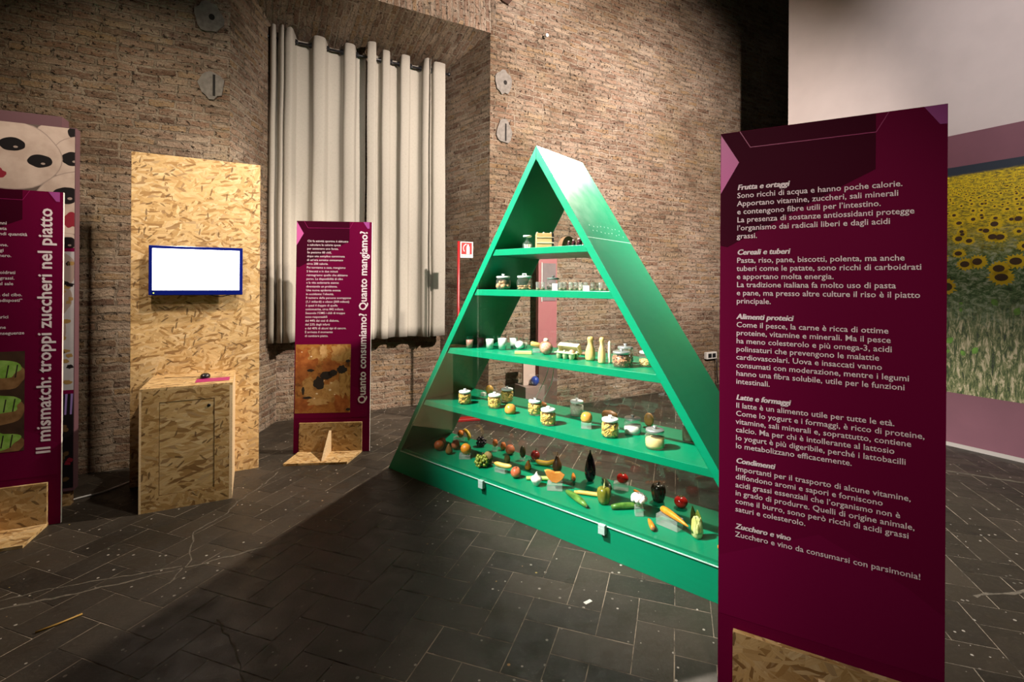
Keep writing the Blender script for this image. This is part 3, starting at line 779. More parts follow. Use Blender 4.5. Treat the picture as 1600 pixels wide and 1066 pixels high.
# cookie mural: a thick freestanding board behind the left panel
t = thing('cookie_mural', 'tall printed mural of cookies with dark eyes behind the leftmost magenta panel', 'mural', (-2.867, 3.17, 0), math.atan2(.414, .91))
m = MB(); m.box(-1.3, .0, 0, .07, .10, 2.475, 0); m.build('board', [MAUVE_D], t)
m = MB(); m.box(-1.3, -.078, .02, .13, 2.475, 2.545, 0); m.build('top_rail', [MAUVE_D], t)
m = MB(); m.box(-1.25, -.02, .01, .06, .0, .10, 0); m.build('foot', [OSBF], t)
def cookie_print():
    mb = MB(); Y = -.0006
    bx = (-1.3, -.004, 1.69, 2.47)
    flat(mb, [(bx[0],bx[2]),(bx[1],bx[2]),(bx[1],bx[3]),(bx[0],bx[3])], Y, 0)
    def ck(cx, cz, r, k, eyes, mouth=None, rz=None):
        clip_blob(mb, cx, cz, r*1.02, (rz or r)*1.03, Y-.0002-.0004*k, 5, cx*9, bx, .03)
        clip_blob(mb, cx, cz, r, (rz or r), Y-.0003-.0004*k, 1, cx*9, bx, .03)
        for ex, ez, ax, az in eyes: clip_blob(mb, ex, ez, ax, az, Y-.0004-.0004*k, 2, ex*31, bx, .05)
        for ex, ez, ax, az in eyes: clip_blob(mb, ex+ax*.25, ez-az*.35, ax*.18, az*.16, Y-.0005-.0004*k, 5, ex*31, bx, .05)
        if mouth: clip_blob(mb, *mouth, Y-.0004-.0004*k, 3, cx, bx, .2)
    ck(-.02, 2.42, .17, 0, [(.0,2.445,.04,.045)], None, .12)
    ck(.06, 2.26, .19, 1, [(-.02,2.27,.05,.045)], None, .16)
    ck(-.34, 2.26, .27, 3, [(-.31,2.332,.062,.042),(-.178,2.239,.062,.042)], (-.42,2.15,.10,.035), .21)
    ck(.02, 1.98, .22, 2, [(-.045,2.03,.07,.055)], (-.02,1.87,.045,.045), .20)
    ck(-.60, 2.42, .20, 2, [(-.56,2.43,.03,.03)], None, .12)
    ck(-.05, 1.68, .12, 4, [(-.04,1.72,.05,.04)], None, .10)
    ck(-.85, 2.14, .25, 3, [(-.93,2.20,.06,.045),(-.78,2.19,.06,.045)], (-.85,2.05,.10,.03), .22)
    ck(-1.12, 2.38, .22, 2, [(-1.16,2.41,.05,.04)], None, .14)
    ck(-.55, 1.86, .20, 2, [(-.60,1.90,.05,.04),(-.49,1.90,.05,.04)], (-.55,1.80,.07,.02), .15)
    ck(-1.14, 1.82, .24, 1, [(-1.20,1.87,.05,.04),(-1.06,1.87,.05,.04)], None, .16)
    bx2 = (-1.3, -.004, .76, 1.665)
    flat(mb, [(bx2[0],bx2[2]),(bx2[1],bx2[2]),(bx2[1],bx2[3]),(bx2[0],bx2[3])], Y, 4)
    rnd = random.Random(2)
    for k in range(140):
        clip_blob(mb, rnd.uniform(-1.25,-.02) if k > 45 else rnd.uniform(-.35,-.02), rnd.uniform(.79,1.63), .018*rnd.uniform(.6,1.5), .013, Y-.0004, 6 if k % 3 else 2, k*.7, bx2, .2)
    for k in range(4):
        clip_blob(mb, -.08-.03*k, 1.55-.2*k, .10, .10, Y-.0002, 5, k*3.3, bx2, .1)
    bx3 = (-1.3, -.004, .12, .735)
    flat(mb, [(bx3[0],bx3[2]),(bx3[1],bx3[2]),(bx3[1],bx3[3]),(bx3[0],bx3[3])], Y, 2)
    for k in range(5):
        x = -.13 + k*.028
        flat(mb, [(x,.735),(x+.012,.735),(x+.006,.60),(x-.004,.60)], Y-.0003, 7)
    for k in range(40):
        clip_blob(mb, rnd.uniform(-.3,-.02), rnd.uniform(.14,.55), .016, .014, Y-.0004, 8 if k % 3 else 3, k*.9, bx3, .2)
    flat(mb, [(-1.3,1.665),(-.004,1.665),(-.004,1.69),(-1.3,1.69)], Y-.0001, 9)
    flat(mb, [(-1.3,.735),(-.004,.735),(-.004,.76),(-1.3,.76)], Y-.0001, 9)
    return mb, [plain('gap_print', (.10,.07,.06), .5), two('cookie_print', (.40,.30,.255), (.50,.39,.34), .5, 6), plain('eye_print', (.012,.010,.011), .3), plain('jam_print', (.22,.015,.03), .4), plain('icing_print', (.40,.38,.40), .5, var=.15, vs=6), plain('crumb_shade_print', (.30,.225,.20), .5), plain('nut_print', (.30,.18,.06), .5), plain('violet_stripe_print', (.25,.17,.42), .5), plain('fruit_print', (.10,.055,.02), .5), MAG]
m, mats = cookie_print(); m.build('photo_print', mats, t)

# ------------------------------------------------------------------ OSB screen wall, television, plinth
bd = math.atan2(.394, .716)
t = thing('screen_stand', 'tall OSB board carrying the television, against the left brick wall', 'display board', (-2.716, 3.441, 0), bd)
m = MB(); m.box(0, .815, 0, .05, 0, 2.4); m.build('board', [OSB], t, bevel=.0015)
def on_board(x, off, z): 
    p = Vector((-2.716, 3.441, 0)) + Vector((cos(bd), sin(bd), 0))*x + Vector((sin(bd), -cos(bd), 0))*off; return (p.x, p.y, z)
t = thing('television', 'flat television with a glowing white screen mounted on the OSB board', 'television', on_board(.116, .10, 1.375), bd)
m = MB(); m.box(.12, .46, .045, .099, .08, .28); m.build('wall_mount', BLACK, t)
m = MB(); m.box(0, .581, .0, .045, 0, .356); m.build('casing', plain('casing_blue_flare', (.004,.010,.16), .12), t, bevel=.004)  # the lit screen's blue flare is put into the black casing colour
m = MB(); m.box(.022, .559, -.003, .002, .036, .334); m.build('screen', plain('lit_screen', (1., 1., 1.), .3, emit=3.5), t)
m = MB(); m.ell((.030, -.002, .016), .004, 8, 6); m.build('power_light', plain('led', (.7, 1., .1), .3, emit=2.), t)
m = MB(); m.tube([(.36,.02,.004),(.41,.025,-.012),(.45,.025,-.014),(.50,.02,.004)], .004, 6); m.build('cable', BLACK, t)

br = math.atan2(.241, .452)
t = thing('plinth', 'low OSB cabinet plinth with a door, standing before the screen board', 'plinth', (-2.349, 3.048, 0), br)
m = MB(); th = .018
m.box(0, .512, .0, .53, .772, .79, 0); m.build('top_panel', [OSB], t, bevel=.001)
m = MB(); m.box(.012, .104, .0, th, 0, .772); m.box(.408, .494, .0, th, 0, .772); m.box(.104, .408, 0, th, 0, .096); m.box(.104, .408, 0, th, .696, .772)
m.build('front_frame', [OSBF], t)
m = MB(); m.box(0, .012, .0, .53, 0, .772); m.box(.494, .512, .0, .53, 0, .772); m.box(.012, .494, .515, .53, 0, .772)
m.build('side_panel', [EDGE], t)
m = MB(); m.box(.107, .4045, .002, th, .099, .693); d = m.build('door', [OSBH], t)
m = MB(); m.lathe([(.010,0),(.010,.003),(.006,.004)], 14, T(.376, .002, .65) @ RX(pi/2)); m.build('lock', BLACK, d)
m = MB(); m.box(.108, .404, th, .03, .1, .69); m.build('inner_back', [BLACK], t)
def on_plinth(x, y, z): 
    p = Vector((-2.349, 3.048, z)) + Vector((cos(br), sin(br), 0))*x + Vector((-sin(br), cos(br), 0))*y; return p
m = MB(); m.add([(0,0,0),(.20,0,0),(.20,.13,0),(0,.13,0),(0,0,.002),(.20,0,.002),(.20,.13,.002),(0,.13,.002)], [(3,2,1,0),(4,5,6,7),(0,1,5,4),(1,2,6,5),(2,3,7,6),(3,0,4,7)])
tag(m.build('label_card', plain('pink_card', (.42, .02, .15), .5), None, on_plinth(.288, .09, .7905), br), 'magenta card lying flat on the plinth top under the mouse', 'card')
t = thing('computer_mouse', 'black computer mouse on the plinth top behind the magenta card', 'mouse', on_plinth(.335, .255, .7905), br + .1)
m = MB(); m.ell((0,0,.012), (.032,.045,.024), 20, 12)
for k, v in enumerate(m.v): m.v[k] = (v[0], v[1], max(v[2], 0.))
b = m.build('body', plain('gloss_black', (.010,.010,.012), .18), t)
for x in (-.012, .012):
    m = MB(); m.ell((x, -.034, .022), (.006,.006,.005), 10, 6); m.build('button', plain('grey_button', (.35,.35,.36), .3), t)
m = MB(); m.tube([(-.02,.04,.006),(-.08,.07,.003),(-.16,.10,.003),(-.24,.13,.003)], .002, 6); m.build('cord', plain('cord_brown', (.12,.07,.04), .6), t)

m = MB(); pts = catmull([(-2.95,3.22,.006),(-2.90,3.29,.006),(-2.84,3.36,.006),(-2.81,3.46,.006),(-2.78,3.56,.006),(-2.70,3.66,.006)], 5)
m.tube(pts, .006, 8); tag(m.build('floor_cable', plain('white_cable', (.7,.7,.7), .5)), 'thin white cable on the floor between the cookie mural and the OSB board', 'cable')

# fire extinguisher stand with its sign
t = thing('extinguisher_stand', 'slim red extinguisher post with a sign, beside the curtain niche', 'sign post', (-.575, 5.17, 0), .28)
m = MB(); m.tube([(0,0,.02),(0,0,1.925)], .0145, 14); m.build('post', RED, t)
m = MB(); m.box(-.03, .24, -.05, .05, 0, .03); m.build('base', RED, t, bevel=.006)
m = MB(); m.box(.02, .155, -.012, -.006, 1.75, 1.92, 0)
sg = m.build('sign', [WHITEP], t)
m = MB(); flat(m, [(.030,1.785),(.145,1.785),(.145,1.912),(.030,1.912)], -.0125, 0)
cyl = [(.085,1.79),(.117,1.79),(.117,1.865),(.110,1.876),(.108,1.892),(.094,1.892),(.092,1.876),(.085,1.865)]
flat(m, cyl, -.0130, 1)
for i in range(10):
    a0 = pi*.52 + i*pi*.75/10; a1 = a0 + pi*.75/10; f = lambda a, r: (.085 + r*cos(a)*.75, 1.85 + r*sin(a))
    flat(m, [f(a0,.040), f(a1,.040), f(a1,.048), f(a0,.048)], -.0130, 1)
put_text(m, 'ESTINTORE', .0305, 1.763, .018, y=-.0130, mat=2, bold=.0005, width=.112)
m.build('pictogram', [RED, WHITEP, BLACK], sg)

# things along the brick wall seen through the green pyramid
t = thing('mauve_board', 'narrow mauve board with a grey picture leaning at the brick wall behind the pyramid', 'board', wp(2.915, -.16, 0), WRZ)
m = MB(); m.box(0, .25, 0, .05, 0, 1.84); m.build('panel', [plain('old_rose_paint', (.36,.13,.14), .55)], t)
m = MB(); m.box(.045, .232, -.006, 0, 1.28, 1.71, 0); m.build('picture', [plain('grey_print', (.20,.16,.165), .5, var=.2, vs=6)], t)
m = MB(); m.box(.035, .045, -.010, 0, 1.27, 1.72); m.build('picture_edge', [WHITE], t)
m = MB(); m.box(0.0, .25, -.02, 0, 0, .62); m.build('foot_shade', [plain('painted_foot_shade', (.10,.065,.05), .6)], t)  # dark sheet standing in for the shade on the board's lower part
t = thing('exhibit_box', 'grey-brown box with a blue knob behind the pyramid, at the brick wall', 'box', wp(2.60, -.42, 0), WRZ)
m = MB(); m.box(0, .24, 0, .24, 0, .38); m.build('body', [plain('taupe_board', (.20,.14,.125), .6)], t, bevel=.004)
m = MB(); m.box(.03, .18, .10, .13, .38, .70); m.build('back_post', [plain('pale_board', (.48,.36,.31), .6)], t)
m = MB(); m.ell((.145, .05, .43), (.045,.045,.05), 18, 12); m.tube([(.145,.05,.38),(.145,.05,.40)], .02, 10); m.build('knob', [plain('blue_plastic', (.012,.04,.26), .35)], t)

# ------------------------------------------------------------------ the green food pyramid
PO = Vector((.1405, 2.9159, 0)); PU = Vector((.7663, -.6425, 0)); PV = Vector((.6425, .7663, 0)); PRZ = math.atan2(-.6425, .7663)
def pp(s, d, z): 
    p = PO + PU*s + PV*d; return Vector((p.x, p.y, z))
PD = .53; PH = 2.308; HB = 1.457; TH = .043
t = thing('food_pyramid', 'large green triangular display shelf holding food, glazed front and back', 'display shelf', pp(0, 0, 0), PRZ)
pyramid = t
nx = TH/math.cos(math.atan2(HB, PH))         # horizontal thickness of a leg
iz = PH - TH/math.sin(math.atan2(HB, PH))    # inner apex
for sg_ in (-1, 1):
    m = MB()
    poly = [(sg_*HB, 0), (0, PH), (0, iz), (sg_*(HB - nx), 0)]
    if sg_ > 0: poly = poly[::-1]
    m.prism(poly, 0, PD)
    m.build('leg_panel', [GREEN], t, bevel=.0015)
def half(z): return HB*(1 - z/PH) - nx
SH = [.19, .61, 1.018, 1.433, 1.693]
for z in SH[1:]:
    a, b = half(z-.04), half(z)
    m = MB(); m.prism([(-a, z-.04), (a, z-.04), (b, z), (-b, z)], .008, PD-.008)
    m.build('shelf', [GREEN], t, bevel=.0015)
a, b = half(.15), half(.19)
m = MB(); m.prism([(-a, .165), (a, .165), (b, .19), (-b, .19)], .016, PD-.008); m.build('bottom_shelf', [GREEN], t)
a, b = half(0), half(.178)
m = MB(); m.prism([(-a, .0), (a, .0), (b, .178), (-b, .178)], -.002, .016); m.build('kick_board', [GREEN], t, bevel=.001)
m = MB(); m.prism([(-a, .0), (a, .0), (b, .178), (-b, .178)], PD-.02, PD-.006); m.build('back_board', [GREEN], t)
# clear panes: two at the front with a butt joint, one at the back
zb = .172
def pane(poly, y0, name='glass_pane'):
    m = MB(); m.prism(poly, y0, y0+.004); return m.build(name, [GLASS], t)
xj = -.458
zj = PH*(1 - (-xj + nx)/HB)
pane([(-half(zb)-.01, zb), (xj-.001, zb), (xj-.001, zj)], -.007)
pane([(xj+.001, zb), (half(zb)+.01, zb), (0, iz), (xj+.001, zj)], -.007)
pane([(-half(zb), zb+.02), (half(zb), zb+.02), (0, iz-.005)], PD-.004)
m = MB(); m.box(-half(zb), half(zb), -.009, -.002, zb-.0018, zb+.0018)
m.build('pane_edge', [plain('polished_edge', (.40,.62,.54), .2)], t)
for s in (-.42, .475, 1.2):
    m = MB(); m.box(s-.02, s+.02, -.030, -.003, .130, .168); m.box(s-.02, s+.02, -.030, -.009, .168, .182)
    m.build('pane_clip', [plain('frosted_clip', (.36,.50,.46), .15)], t, bevel=.002) if s == -.42 else m.build('pane_clip', [bpy.data.materials['frosted_clip']], t, bevel=.002)
# join of the roof boards, a pale filled seam with screw marks
m = MB(); sl = Vector((HB, -PH)).normalized()
zz = 1.735; xx = HB*(1 - zz/PH)
nrm = Vector((PH, HB)).normalized()
def roof(along, y, lift=.0006):
    p = Vector((0, PH)) + sl*along + nrm*lift; return (p.x, y, p.y)
al = (PH - zz)/PH*math.hypot(HB, PH)
m.add([roof(al-.002, .0), roof(al-.002, PD), roof(al+.002, PD), roof(al+.002, 0)], [(3,2,1,0)])
for i in range(9):
    for k, q in enumerate((-.09, -.05)):
        y = .10 + i*.045 + .01*k; r = .004; q2 = al + q + random.uniform(-.008, .008)
        m.add([roof(q2+r*cos(2*pi*j/6), y+r*sin(2*pi*j/6), .0007) for j in range(6)], [tuple(range(6))])
m.build('roof_seam', [plain('pale_filler', (.30,.62,.48), .5)], t)

# ---- food and jars
FACE = PRZ
def look(s, d):
    p = pp(s, d, 0); return math.atan2(p.y, p.x) - pi/2       # yaw that turns local -y to the camera
def place(mb, name, label, cat, mats, s, d, z, rz=None, group=None, kind=None):
    o = mb.build(name, mats, None, pp(s, d, z), PRZ if rz is None else rz)
    return tag(o, label, cat, group, kind)

def jar(label, s, d, z, r, h, lid=WLID, bail=False, group='glass storage jars on the pyramid'):
    t = thing('glass_jar', label, 'jar', pp(s, d, z), look(s, d), group)
    m = MB(); m.lathe([(0,.0),(r*.90,.0),(r*.97,.012*1),(r,.03),(r,h*.50),(r*.97,h*.58),(r*.84,h*.68),(r*.80,h*.74)], 30)
    m.build('glass_body', [JARG], t)
    m = MB(); m.lathe([(0,h*.735),(r*.90,h*.735),(r*.93,h*.745),(r*.93,h*.83),(r*.90,h*.85),(r*.2,h*.865),(0,h*.868)], 30)
    l = m.build('lid', [lid], t)
    m = MB()
    if bail: m.tube([(-r*.22,0,h*.86),(-r*.22,0,h*.97),(r*.22,0,h*.97),(r*.22,0,h*.86)], .004, 8)
    else: m.lathe([(0,h*.86),(r*.16,h*.86),(r*.14,h*.92),(r*.22,h*.95),(r*.22,h*.99),(r*.14,h),(0,h)], 16)
    m.build('knob', [lid], l)
    return t
def pasta_fill(label, s, d, z, r, h, mat, seed, kind='pasta', n=90):
    rnd = random.Random(seed); m = MB(); top = h*.60
    m.lathe([(0,.006),(r*.80,.006),(r*.82,.02),(r*.82,top*.86),(r*.5,top*.93),(0,top*.95)], 18)
    for i in range(n):
        a = rnd.uniform(0, 6.28); rr = r*.85; zz = rnd.uniform(.012, top)
        if i % 4 == 0: rr = r*rnd.uniform(0, .75); zz = top*.97
        L = .030 if kind == 'pasta' else .04
        c = Vector((rr*cos(a), rr*sin(a), zz)); dv = Vector((-sin(a)*rnd.uniform(-1,1), cos(a)*rnd.uniform(-1,1), rnd.uniform(-.9,.9))).normalized()*L*.5
        def cl(p):
            q = math.hypot(p.x, p.y); k = min(1, r*.90/q) if q > 0 else 1
            return Vector((p.x*k, p.y*k, min(max(p.z, .008), h*.63)))
        m.tube([cl(c-dv), cl(c), cl(c+dv)], .0052 if kind == 'pasta' else .004, 6)
    return place(m, 'pasta_pieces', label, 'pasta', [mat], s, d, z, 0, None, 'stuff')
def powder(name, label, cat, s, d, z, r, lev, mat, tilt=.0):
    m = MB(); m.lathe([(0,.006),(r*.88,.006),(r*.93,.02),(r*.93,lev),(r*.6,lev*1.05),(0,lev*1.1)], 26)
    for k, v in enumerate(m.v):
        if v[2] > lev*.9: m.v[k] = (v[0], v[1], v[2] + tilt*v[0])
    return place(m, name, label, cat, [mat], s, d, z, look(s, d), None, 'stuff')
PAST = two('dry_pasta', (.62,.36,.045), (.78,.52,.12), .5, 60)
zs = .6105
for lab, s, d, r, h, sd in [('first pasta jar from the left on the second shelf', -.719, .119, .046, .107, 1), ('pasta jar just left of the shiny bun', -.485, .178, .047, .108, 2),
    ('shadowed pasta jar behind the one by the bun', -.537, .374, .046, .110, 3), ('pasta jar under the sausage, right of the shiny bun', -.162, .219, .047, .112, 4),
    ('foremost pasta jar, right in front of the sausage jar', .033, .094, .048, .112, 5), ('big-tube pasta jar right of the bun on a clear block', .436, .134, .050, .120, 6)]:
    jar('glass jar with white lid: ' + lab, s, d, zs, r, h)
    pasta_fill('yellow dry pasta inside the ' + lab, s, d, zs, r, h, PAST, sd, 'pasta' if sd < 6 else 'penne')
jar('glass jar of white grain at the back, behind the bun on a block', .052, .390, zs, .046, .112)
powder('rice_grains', 'pale grain filling the back jar behind the bun on a block', 'rice', .052, .390, zs, .046, .062, plain('grain', (.55,.50,.40), .7, var=.3, vs=120))
jar('grey-lidded glass jar of white flour between big pasta and polenta jars', .505, .275, zs, .050, .107, STEEL)
powder('flour', 'heap of white flour inside the grey-lidded jar', 'flour', .505, .275, zs, .050, .042, plain('flour_white', (.78,.72,.66), .9), .15)
jar('grey-lidded glass jar of yellow polenta, foremost on the right of the second shelf', .709, .116, zs, .051, .117, STEEL)
powder('polenta_flour', 'yellow polenta flour inside the foremost grey-lidded jar', 'polenta', .709, .116, zs, .051, .054, plain('polenta', (.72,.52,.22), .9, var=.1, vs=150), .12)
jar('glass jar of dark grain at the right end, tucked behind the pyramid leg', .812, .346, zs, .044, .123)
powder('lentils', 'dark lentils inside the jar tucked behind the right leg', 'lentils', .812, .346, zs, .044, .075, plain('dark_lentils', (.10,.075,.03), .8, var=.5, vs=160))

BUN = two('bun_crust', (.58,.20,.035), (.72,.34,.08), .22, 8, .3, .7)
BREAD = two('bread_crust', (.20,.075,.02), (.30,.13,.04), .5, 14)
def bun(label, s, d, z, r, h, mat=BUN):
    m = MB(); m.lathe([(0,0),(r*.80,0),(r*.97,h*.2),(r,h*.42),(r*.93,h*.66),(r*.72,h*.88),(r*.35,h*.985),(0,h)], 24)
    return place(m, 'bread_bun', label, 'bun', [mat], s, d, z)
bun('shiny round golden bun on the second shelf, between pasta jars', -.304, .134, zs, .038, .062)
bun('golden bun resting on a clear block, second shelf', .250, .186, .648, .035, .056)
def block(label, s, d, z, w, dp, h, rz=0):
    m = MB(); m.box(-w/2, w/2, -dp/2, dp/2, 0, h)
    o = place(m, 'acrylic_block', label, 'display block', [BLOCK], s, d, z, PRZ + rz, 'clear acrylic blocks under the food')
    b = o.modifiers.new('bevel', 'BEVEL'); b.width = .0025; b.segments = 2
    return o
block('clear acrylic block carrying the golden bun, second shelf', .250, .186, zs, .062, .062, .037, .5)
m = MB(); m.ell((0,0,.03), (.055,.034,.03), 20, 12, bump=.1)
place(m, 'bread_loaf', 'dark brown oval loaf at the back of the second shelf', 'bread', [BREAD], .271, .43, zs)
m = MB(); m.ell((0,0,.042), (.030,.020,.042), 18, 12)
place(m, 'bread_roll', 'brown oval roll standing on end at the back, right of the flour jar', 'bread', [two('roll_crust', (.34,.16,.045), (.46,.25,.08), .5, 14)], .524, .455, zs)
m = MB(); m.ell((0,0,.034), (.030,.030,.034), 20, 12)
place(m, 'orange', 'round orange-yellow roll standing at the back left of the second shelf', 'bread', [two('yellow_roll', (.48,.24,.035), (.60,.33,.06), .4, 10)], -.794, .462, zs).name = 'bread_roll'
m = MB(); m.box(-.018,.018,-.012,.012,0,.022); m.ell((.0,0,.022), (.016,.012,.006), 12, 8)
place(m, 'cheese_cube', 'small white cube in front of the round yellow roll', 'cheese', [plain('soft_white', (.75,.72,.66), .6)], -.785, .385, zs)
m = MB(); pts = [(-.062,0,.0),(-.05,.004,.002),(-.02,.006,.004),(.02,.004,.003),(.05,0,.0),(.062,-.002,-.003)]
m.tube(pts, [.006,.013,.0145,.0145,.013,.006], 14)
place(m, 'sausage', 'brown cooked sausage lying behind the pasta jars, white strings above it', 'sausage', [two('sausage_skin', (.36,.10,.03), (.48,.17,.055), .3, 18)], -.275, .42, .6255)
for lab, pts in (('left and straighter of the two thin white cords hanging under the third shelf', ((-.185,.976),(-.199,.89),(-.226,.81),(-.270,.73),(-.310,.652))), ('right and more bowed of the two thin white cords hanging under the third shelf', ((-.152,.976),(-.156,.888),(-.171,.793),(-.205,.725),(-.245,.652)))):
    m = MB(); o0 = pp(pts[0][0], .42, pts[0][1]); m.tube([p - o0 for p in catmull([pp(a, .42, z) for a, z in pts], 5)], .0024, 6)
    tag(m.build('white_cord', plain('cord_white', (.75,.70,.66), .5), None, o0), lab, 'cord')

# third shelf
z3 = 1.0185
def cup(label, s, d, z, rt, h, fillmat, fill, fname, flabel, fcat):
    t = thing('plastic_cup', label, 'cup', pp(s, d, z), 0, 'clear plastic cups on the third shelf')
    rb = rt*.72
    m = MB(); m.lathe([(0,.0),(rb,.0),(rb+(rt-rb)*.97,h*.97),(rt*1.07,h*.975),(rt*1.07,h),(rt*.98,h)], 26)
    m.build('cup_wall', [CUPG], t)
    rf = rb + (rt-rb)*fill
    m = MB(); m.lathe([(0,.003),(rb*.96,.003),(rf*.96,h*fill),(rf*.7,h*fill*1.01),(0,h*fill*1.01)], 24)
    tag(m.build(fname, [fillmat], None, pp(s, d, z)), flabel, fcat, None, 'stuff')
MILK = plain('milk', (.86,.84,.80), .3); YOG = plain('pink_yogurt', (.50,.22,.18), .4); YOG_SHADE = plain('pink_yogurt_shaded', (.20,.05,.07), .4)  # the last is pink yogurt with the shadow put into its colour
cup('clear cup of pink yogurt, leftmost on the third shelf', -.643, .089, z3, .031, .090, YOG, .66, 'yogurt', 'pink yogurt in the leftmost cup', 'yogurt')
cup('clear cup of shade-coloured pink yogurt behind the first pink one', -.666, .224, z3, .031, .086, YOG_SHADE, .66, 'yogurt', 'pink yogurt darkened in colour for shade, in the rear cup', 'yogurt')
cup('first milk cup, right beside the pink yogurt cup', -.502, .144, z3, .032, .094, MILK, .74, 'milk', 'white milk in the first milk cup from the left', 'milk')
cup('middle and widest of the three cups full of milk', -.417, .179, z3, .036, .098, MILK, .80, 'milk', 'white milk in the widest, middle milk cup', 'milk')
cup('third milk cup, just left of the white ball', -.403, .282, z3, .030, .088, MILK, .84, 'milk', 'white milk in the cup left of the white ball', 'milk')
cup('pale clear cup standing behind the white ball', -.351, .335, z3, .029, .080, plain('whey', (.55,.52,.42), .5), .5, 'whey', 'cloudy liquid in the cup behind the white ball', 'whey')
m = MB(); m.ell((0,0,.029), (.031,.031,.029), 22, 14); place(m, 'mozzarella', 'smooth white cheese ball in front of the pale cup', 'cheese', [plain('mozzarella', (.86,.85,.82), .35)], -.344, .280, z3)
def bar(label, name, cat, a, b, z, w, h, mat):
    p, q = pp(a[0], a[1], z), pp(b[0], b[1], z); c = (p+q)/2; L = (q-p).length
    m = MB(); m.box(-L/2, L/2, -w/2, w/2, 0, h)
    o = m.build(name, [mat], None, c, math.atan2(q.y-p.y, q.x-p.x), bevel=.003)
    return tag(o, label, cat)
bar('flat yellow cheese stick lying at the front edge, right of the milk cups', 'cheese_stick', 'cheese', (-.225,.082), (-.135,.145), z3, .026, .020, plain('yellow_cheese', (.74,.62,.22), .45, var=.06))
m = MB(); m.tube([(-.034,0,.012),(-.028,0,.012),(.026,0,.0),(.032,0,.0)], [.010,.017,.017,.012], 14)
place(m, 'cheese_log', 'small golden cheese log lying on a clear block beside the salami', 'cheese', [two('smoked_cheese', (.56,.32,.09), (.68,.43,.15), .4, 12)], -.172, .236, z3+.045, look(-.17,.23)+.15)
block('clear acrylic block under the golden cheese log, third shelf', -.165, .236, z3, .05, .04, .028, .6)
t = thing('salami', 'pink salami cut face, round, in the middle of the third shelf', 'salami', pp(-.079, .222, z3), look(-.079, .222) + .1)
m = MB(); prof = [(0,-.045),(.036,-.045),(.0405,-.040),(.0415,0),(.040,.03),(.03,.05),(.012,.06),(0,.061)]
m.lathe(prof, 26, T(0,0,.0415) @ RX(-pi/2)); m.build('body', [two('salami_skin', (.40,.13,.08), (.52,.20,.13), .4, 20)], t)
m = MB(); m.lathe([(.0375,0),(.0375,.001),(0,.0015)], 26, T(0,-.0455,.0415) @ RX(pi/2)); m.build('cut_face', [two('salami_face', (.60,.23,.15), (.74,.40,.30), .45, 90)], t)
m = MB(); m.tube([(0,.0,.082),(0,-.002,.088),(.0,-.003,.100)], [.016,.018,.012], 10); m.build('string_knot', [plain('knot', (.6,.52,.42), .6)], t)
# egg carton
t = thing('egg_carton', 'green-grey six-egg carton with its lid open, middle of the third shelf', 'egg carton', pp(.135, .150, z3), PRZ)
PULP = two('carton_pulp', (.42,.47,.26), (.54,.58,.36), .85, 50)
m = MB()
for i in range(3):
    for k in range(2):
        x, y = -.045 + i*.045, -.022 + k*.045
        m.lathe([(.012,0),(.014,.001),(.021,.036),(.022,.040),(.020,.040),(.013,.006),(0,.005)], 12, T(x, y, 0))
for i in range(4): m.lathe([(.006,.018),(.007,.046),(.002,.050),(0,.05)], 8, T(-.0675+i*.045, 0, 0))
m.box(-.07,.07,-.046,.047,.036,.0385); m.build('tray', [PULP], t)
m = MB(); M = T(0,.052,.036) @ RX(.5)
m.box(-.072,.072,0,.004,0,.062,0,M); m.box(-.072,.072,-.03,.004,.058,.062,0,M); m.box(-.072,-.069,-.03,.004,0,.062,0,M); m.box(.069,.072,-.03,.004,0,.062,0,M)
m.build('lid', [plain('carton_lid', (.66,.58,.40), .85)], t)
m = MB(); m.ell((0,0,0), (.0195,.0195,.026), 18, 12); place(m, 'egg', 'single brown egg sitting in the green carton', 'egg', [plain('egg_shell', (.62,.34,.22), .5)], .180, .128, z3+.0345)
m = MB(); m.tube([(-.06,0,0),(-.05,0,0),(.05,0,0),(.06,0,0)], [.006,.012,.012,.006], 12)
place(m, 'cured_sausage', 'dark cured sausage lying behind the egg carton lid', 'sausage', [two('cured_skin', (.16,.07,.035), (.34,.17,.09), .5, 16)], .11, .33, z3+.0125)
def provola(label, s, d, r, h, mat):
    t = thing('caciocavallo', label, 'cheese', pp(s, d, z3), 0, 'bottle-shaped cheeses on the third shelf')
    m = MB(); m.lathe([(0,0),(r*.80,0),(r*.97,h*.06),(r,h*.2),(r*.97,h*.36),(r*.78,h*.52),(r*.56,h*.66),(r*.50,h*.75),(r*.56,h*.82),(r*.66,h*.90),(r*.58,h*.97),(r*.25,h),(0,h)], 24)
    m.build('body', [mat], t)
    return t
provola('taller bottle-shaped yellow cheese beside the egg carton', .274, .185, .030, .141, two('provola_a', (.66,.42,.14), (.76,.54,.24), .4, 10))
provola('slimmer bottle-shaped yellow cheese between its twin and the thin stick', .380, .134, .0225, .150, two('provola_b', (.68,.46,.18), (.78,.58,.30), .4, 10))
m = MB(); m.lathe([(0,0),(.009,0),(.0095,.01),(.0085,.118),(.005,.127),(0,.128)], 14)
place(m, 'cheese_stick', 'thin pale upright stick right of the slim bottle-shaped cheese', 'cheese', [plain('pale_cheese', (.70,.62,.46), .5)], .416, .158, z3)
LEG = two('mixed_legumes', (.26,.075,.03), (.52,.26,.13), .5, 90)
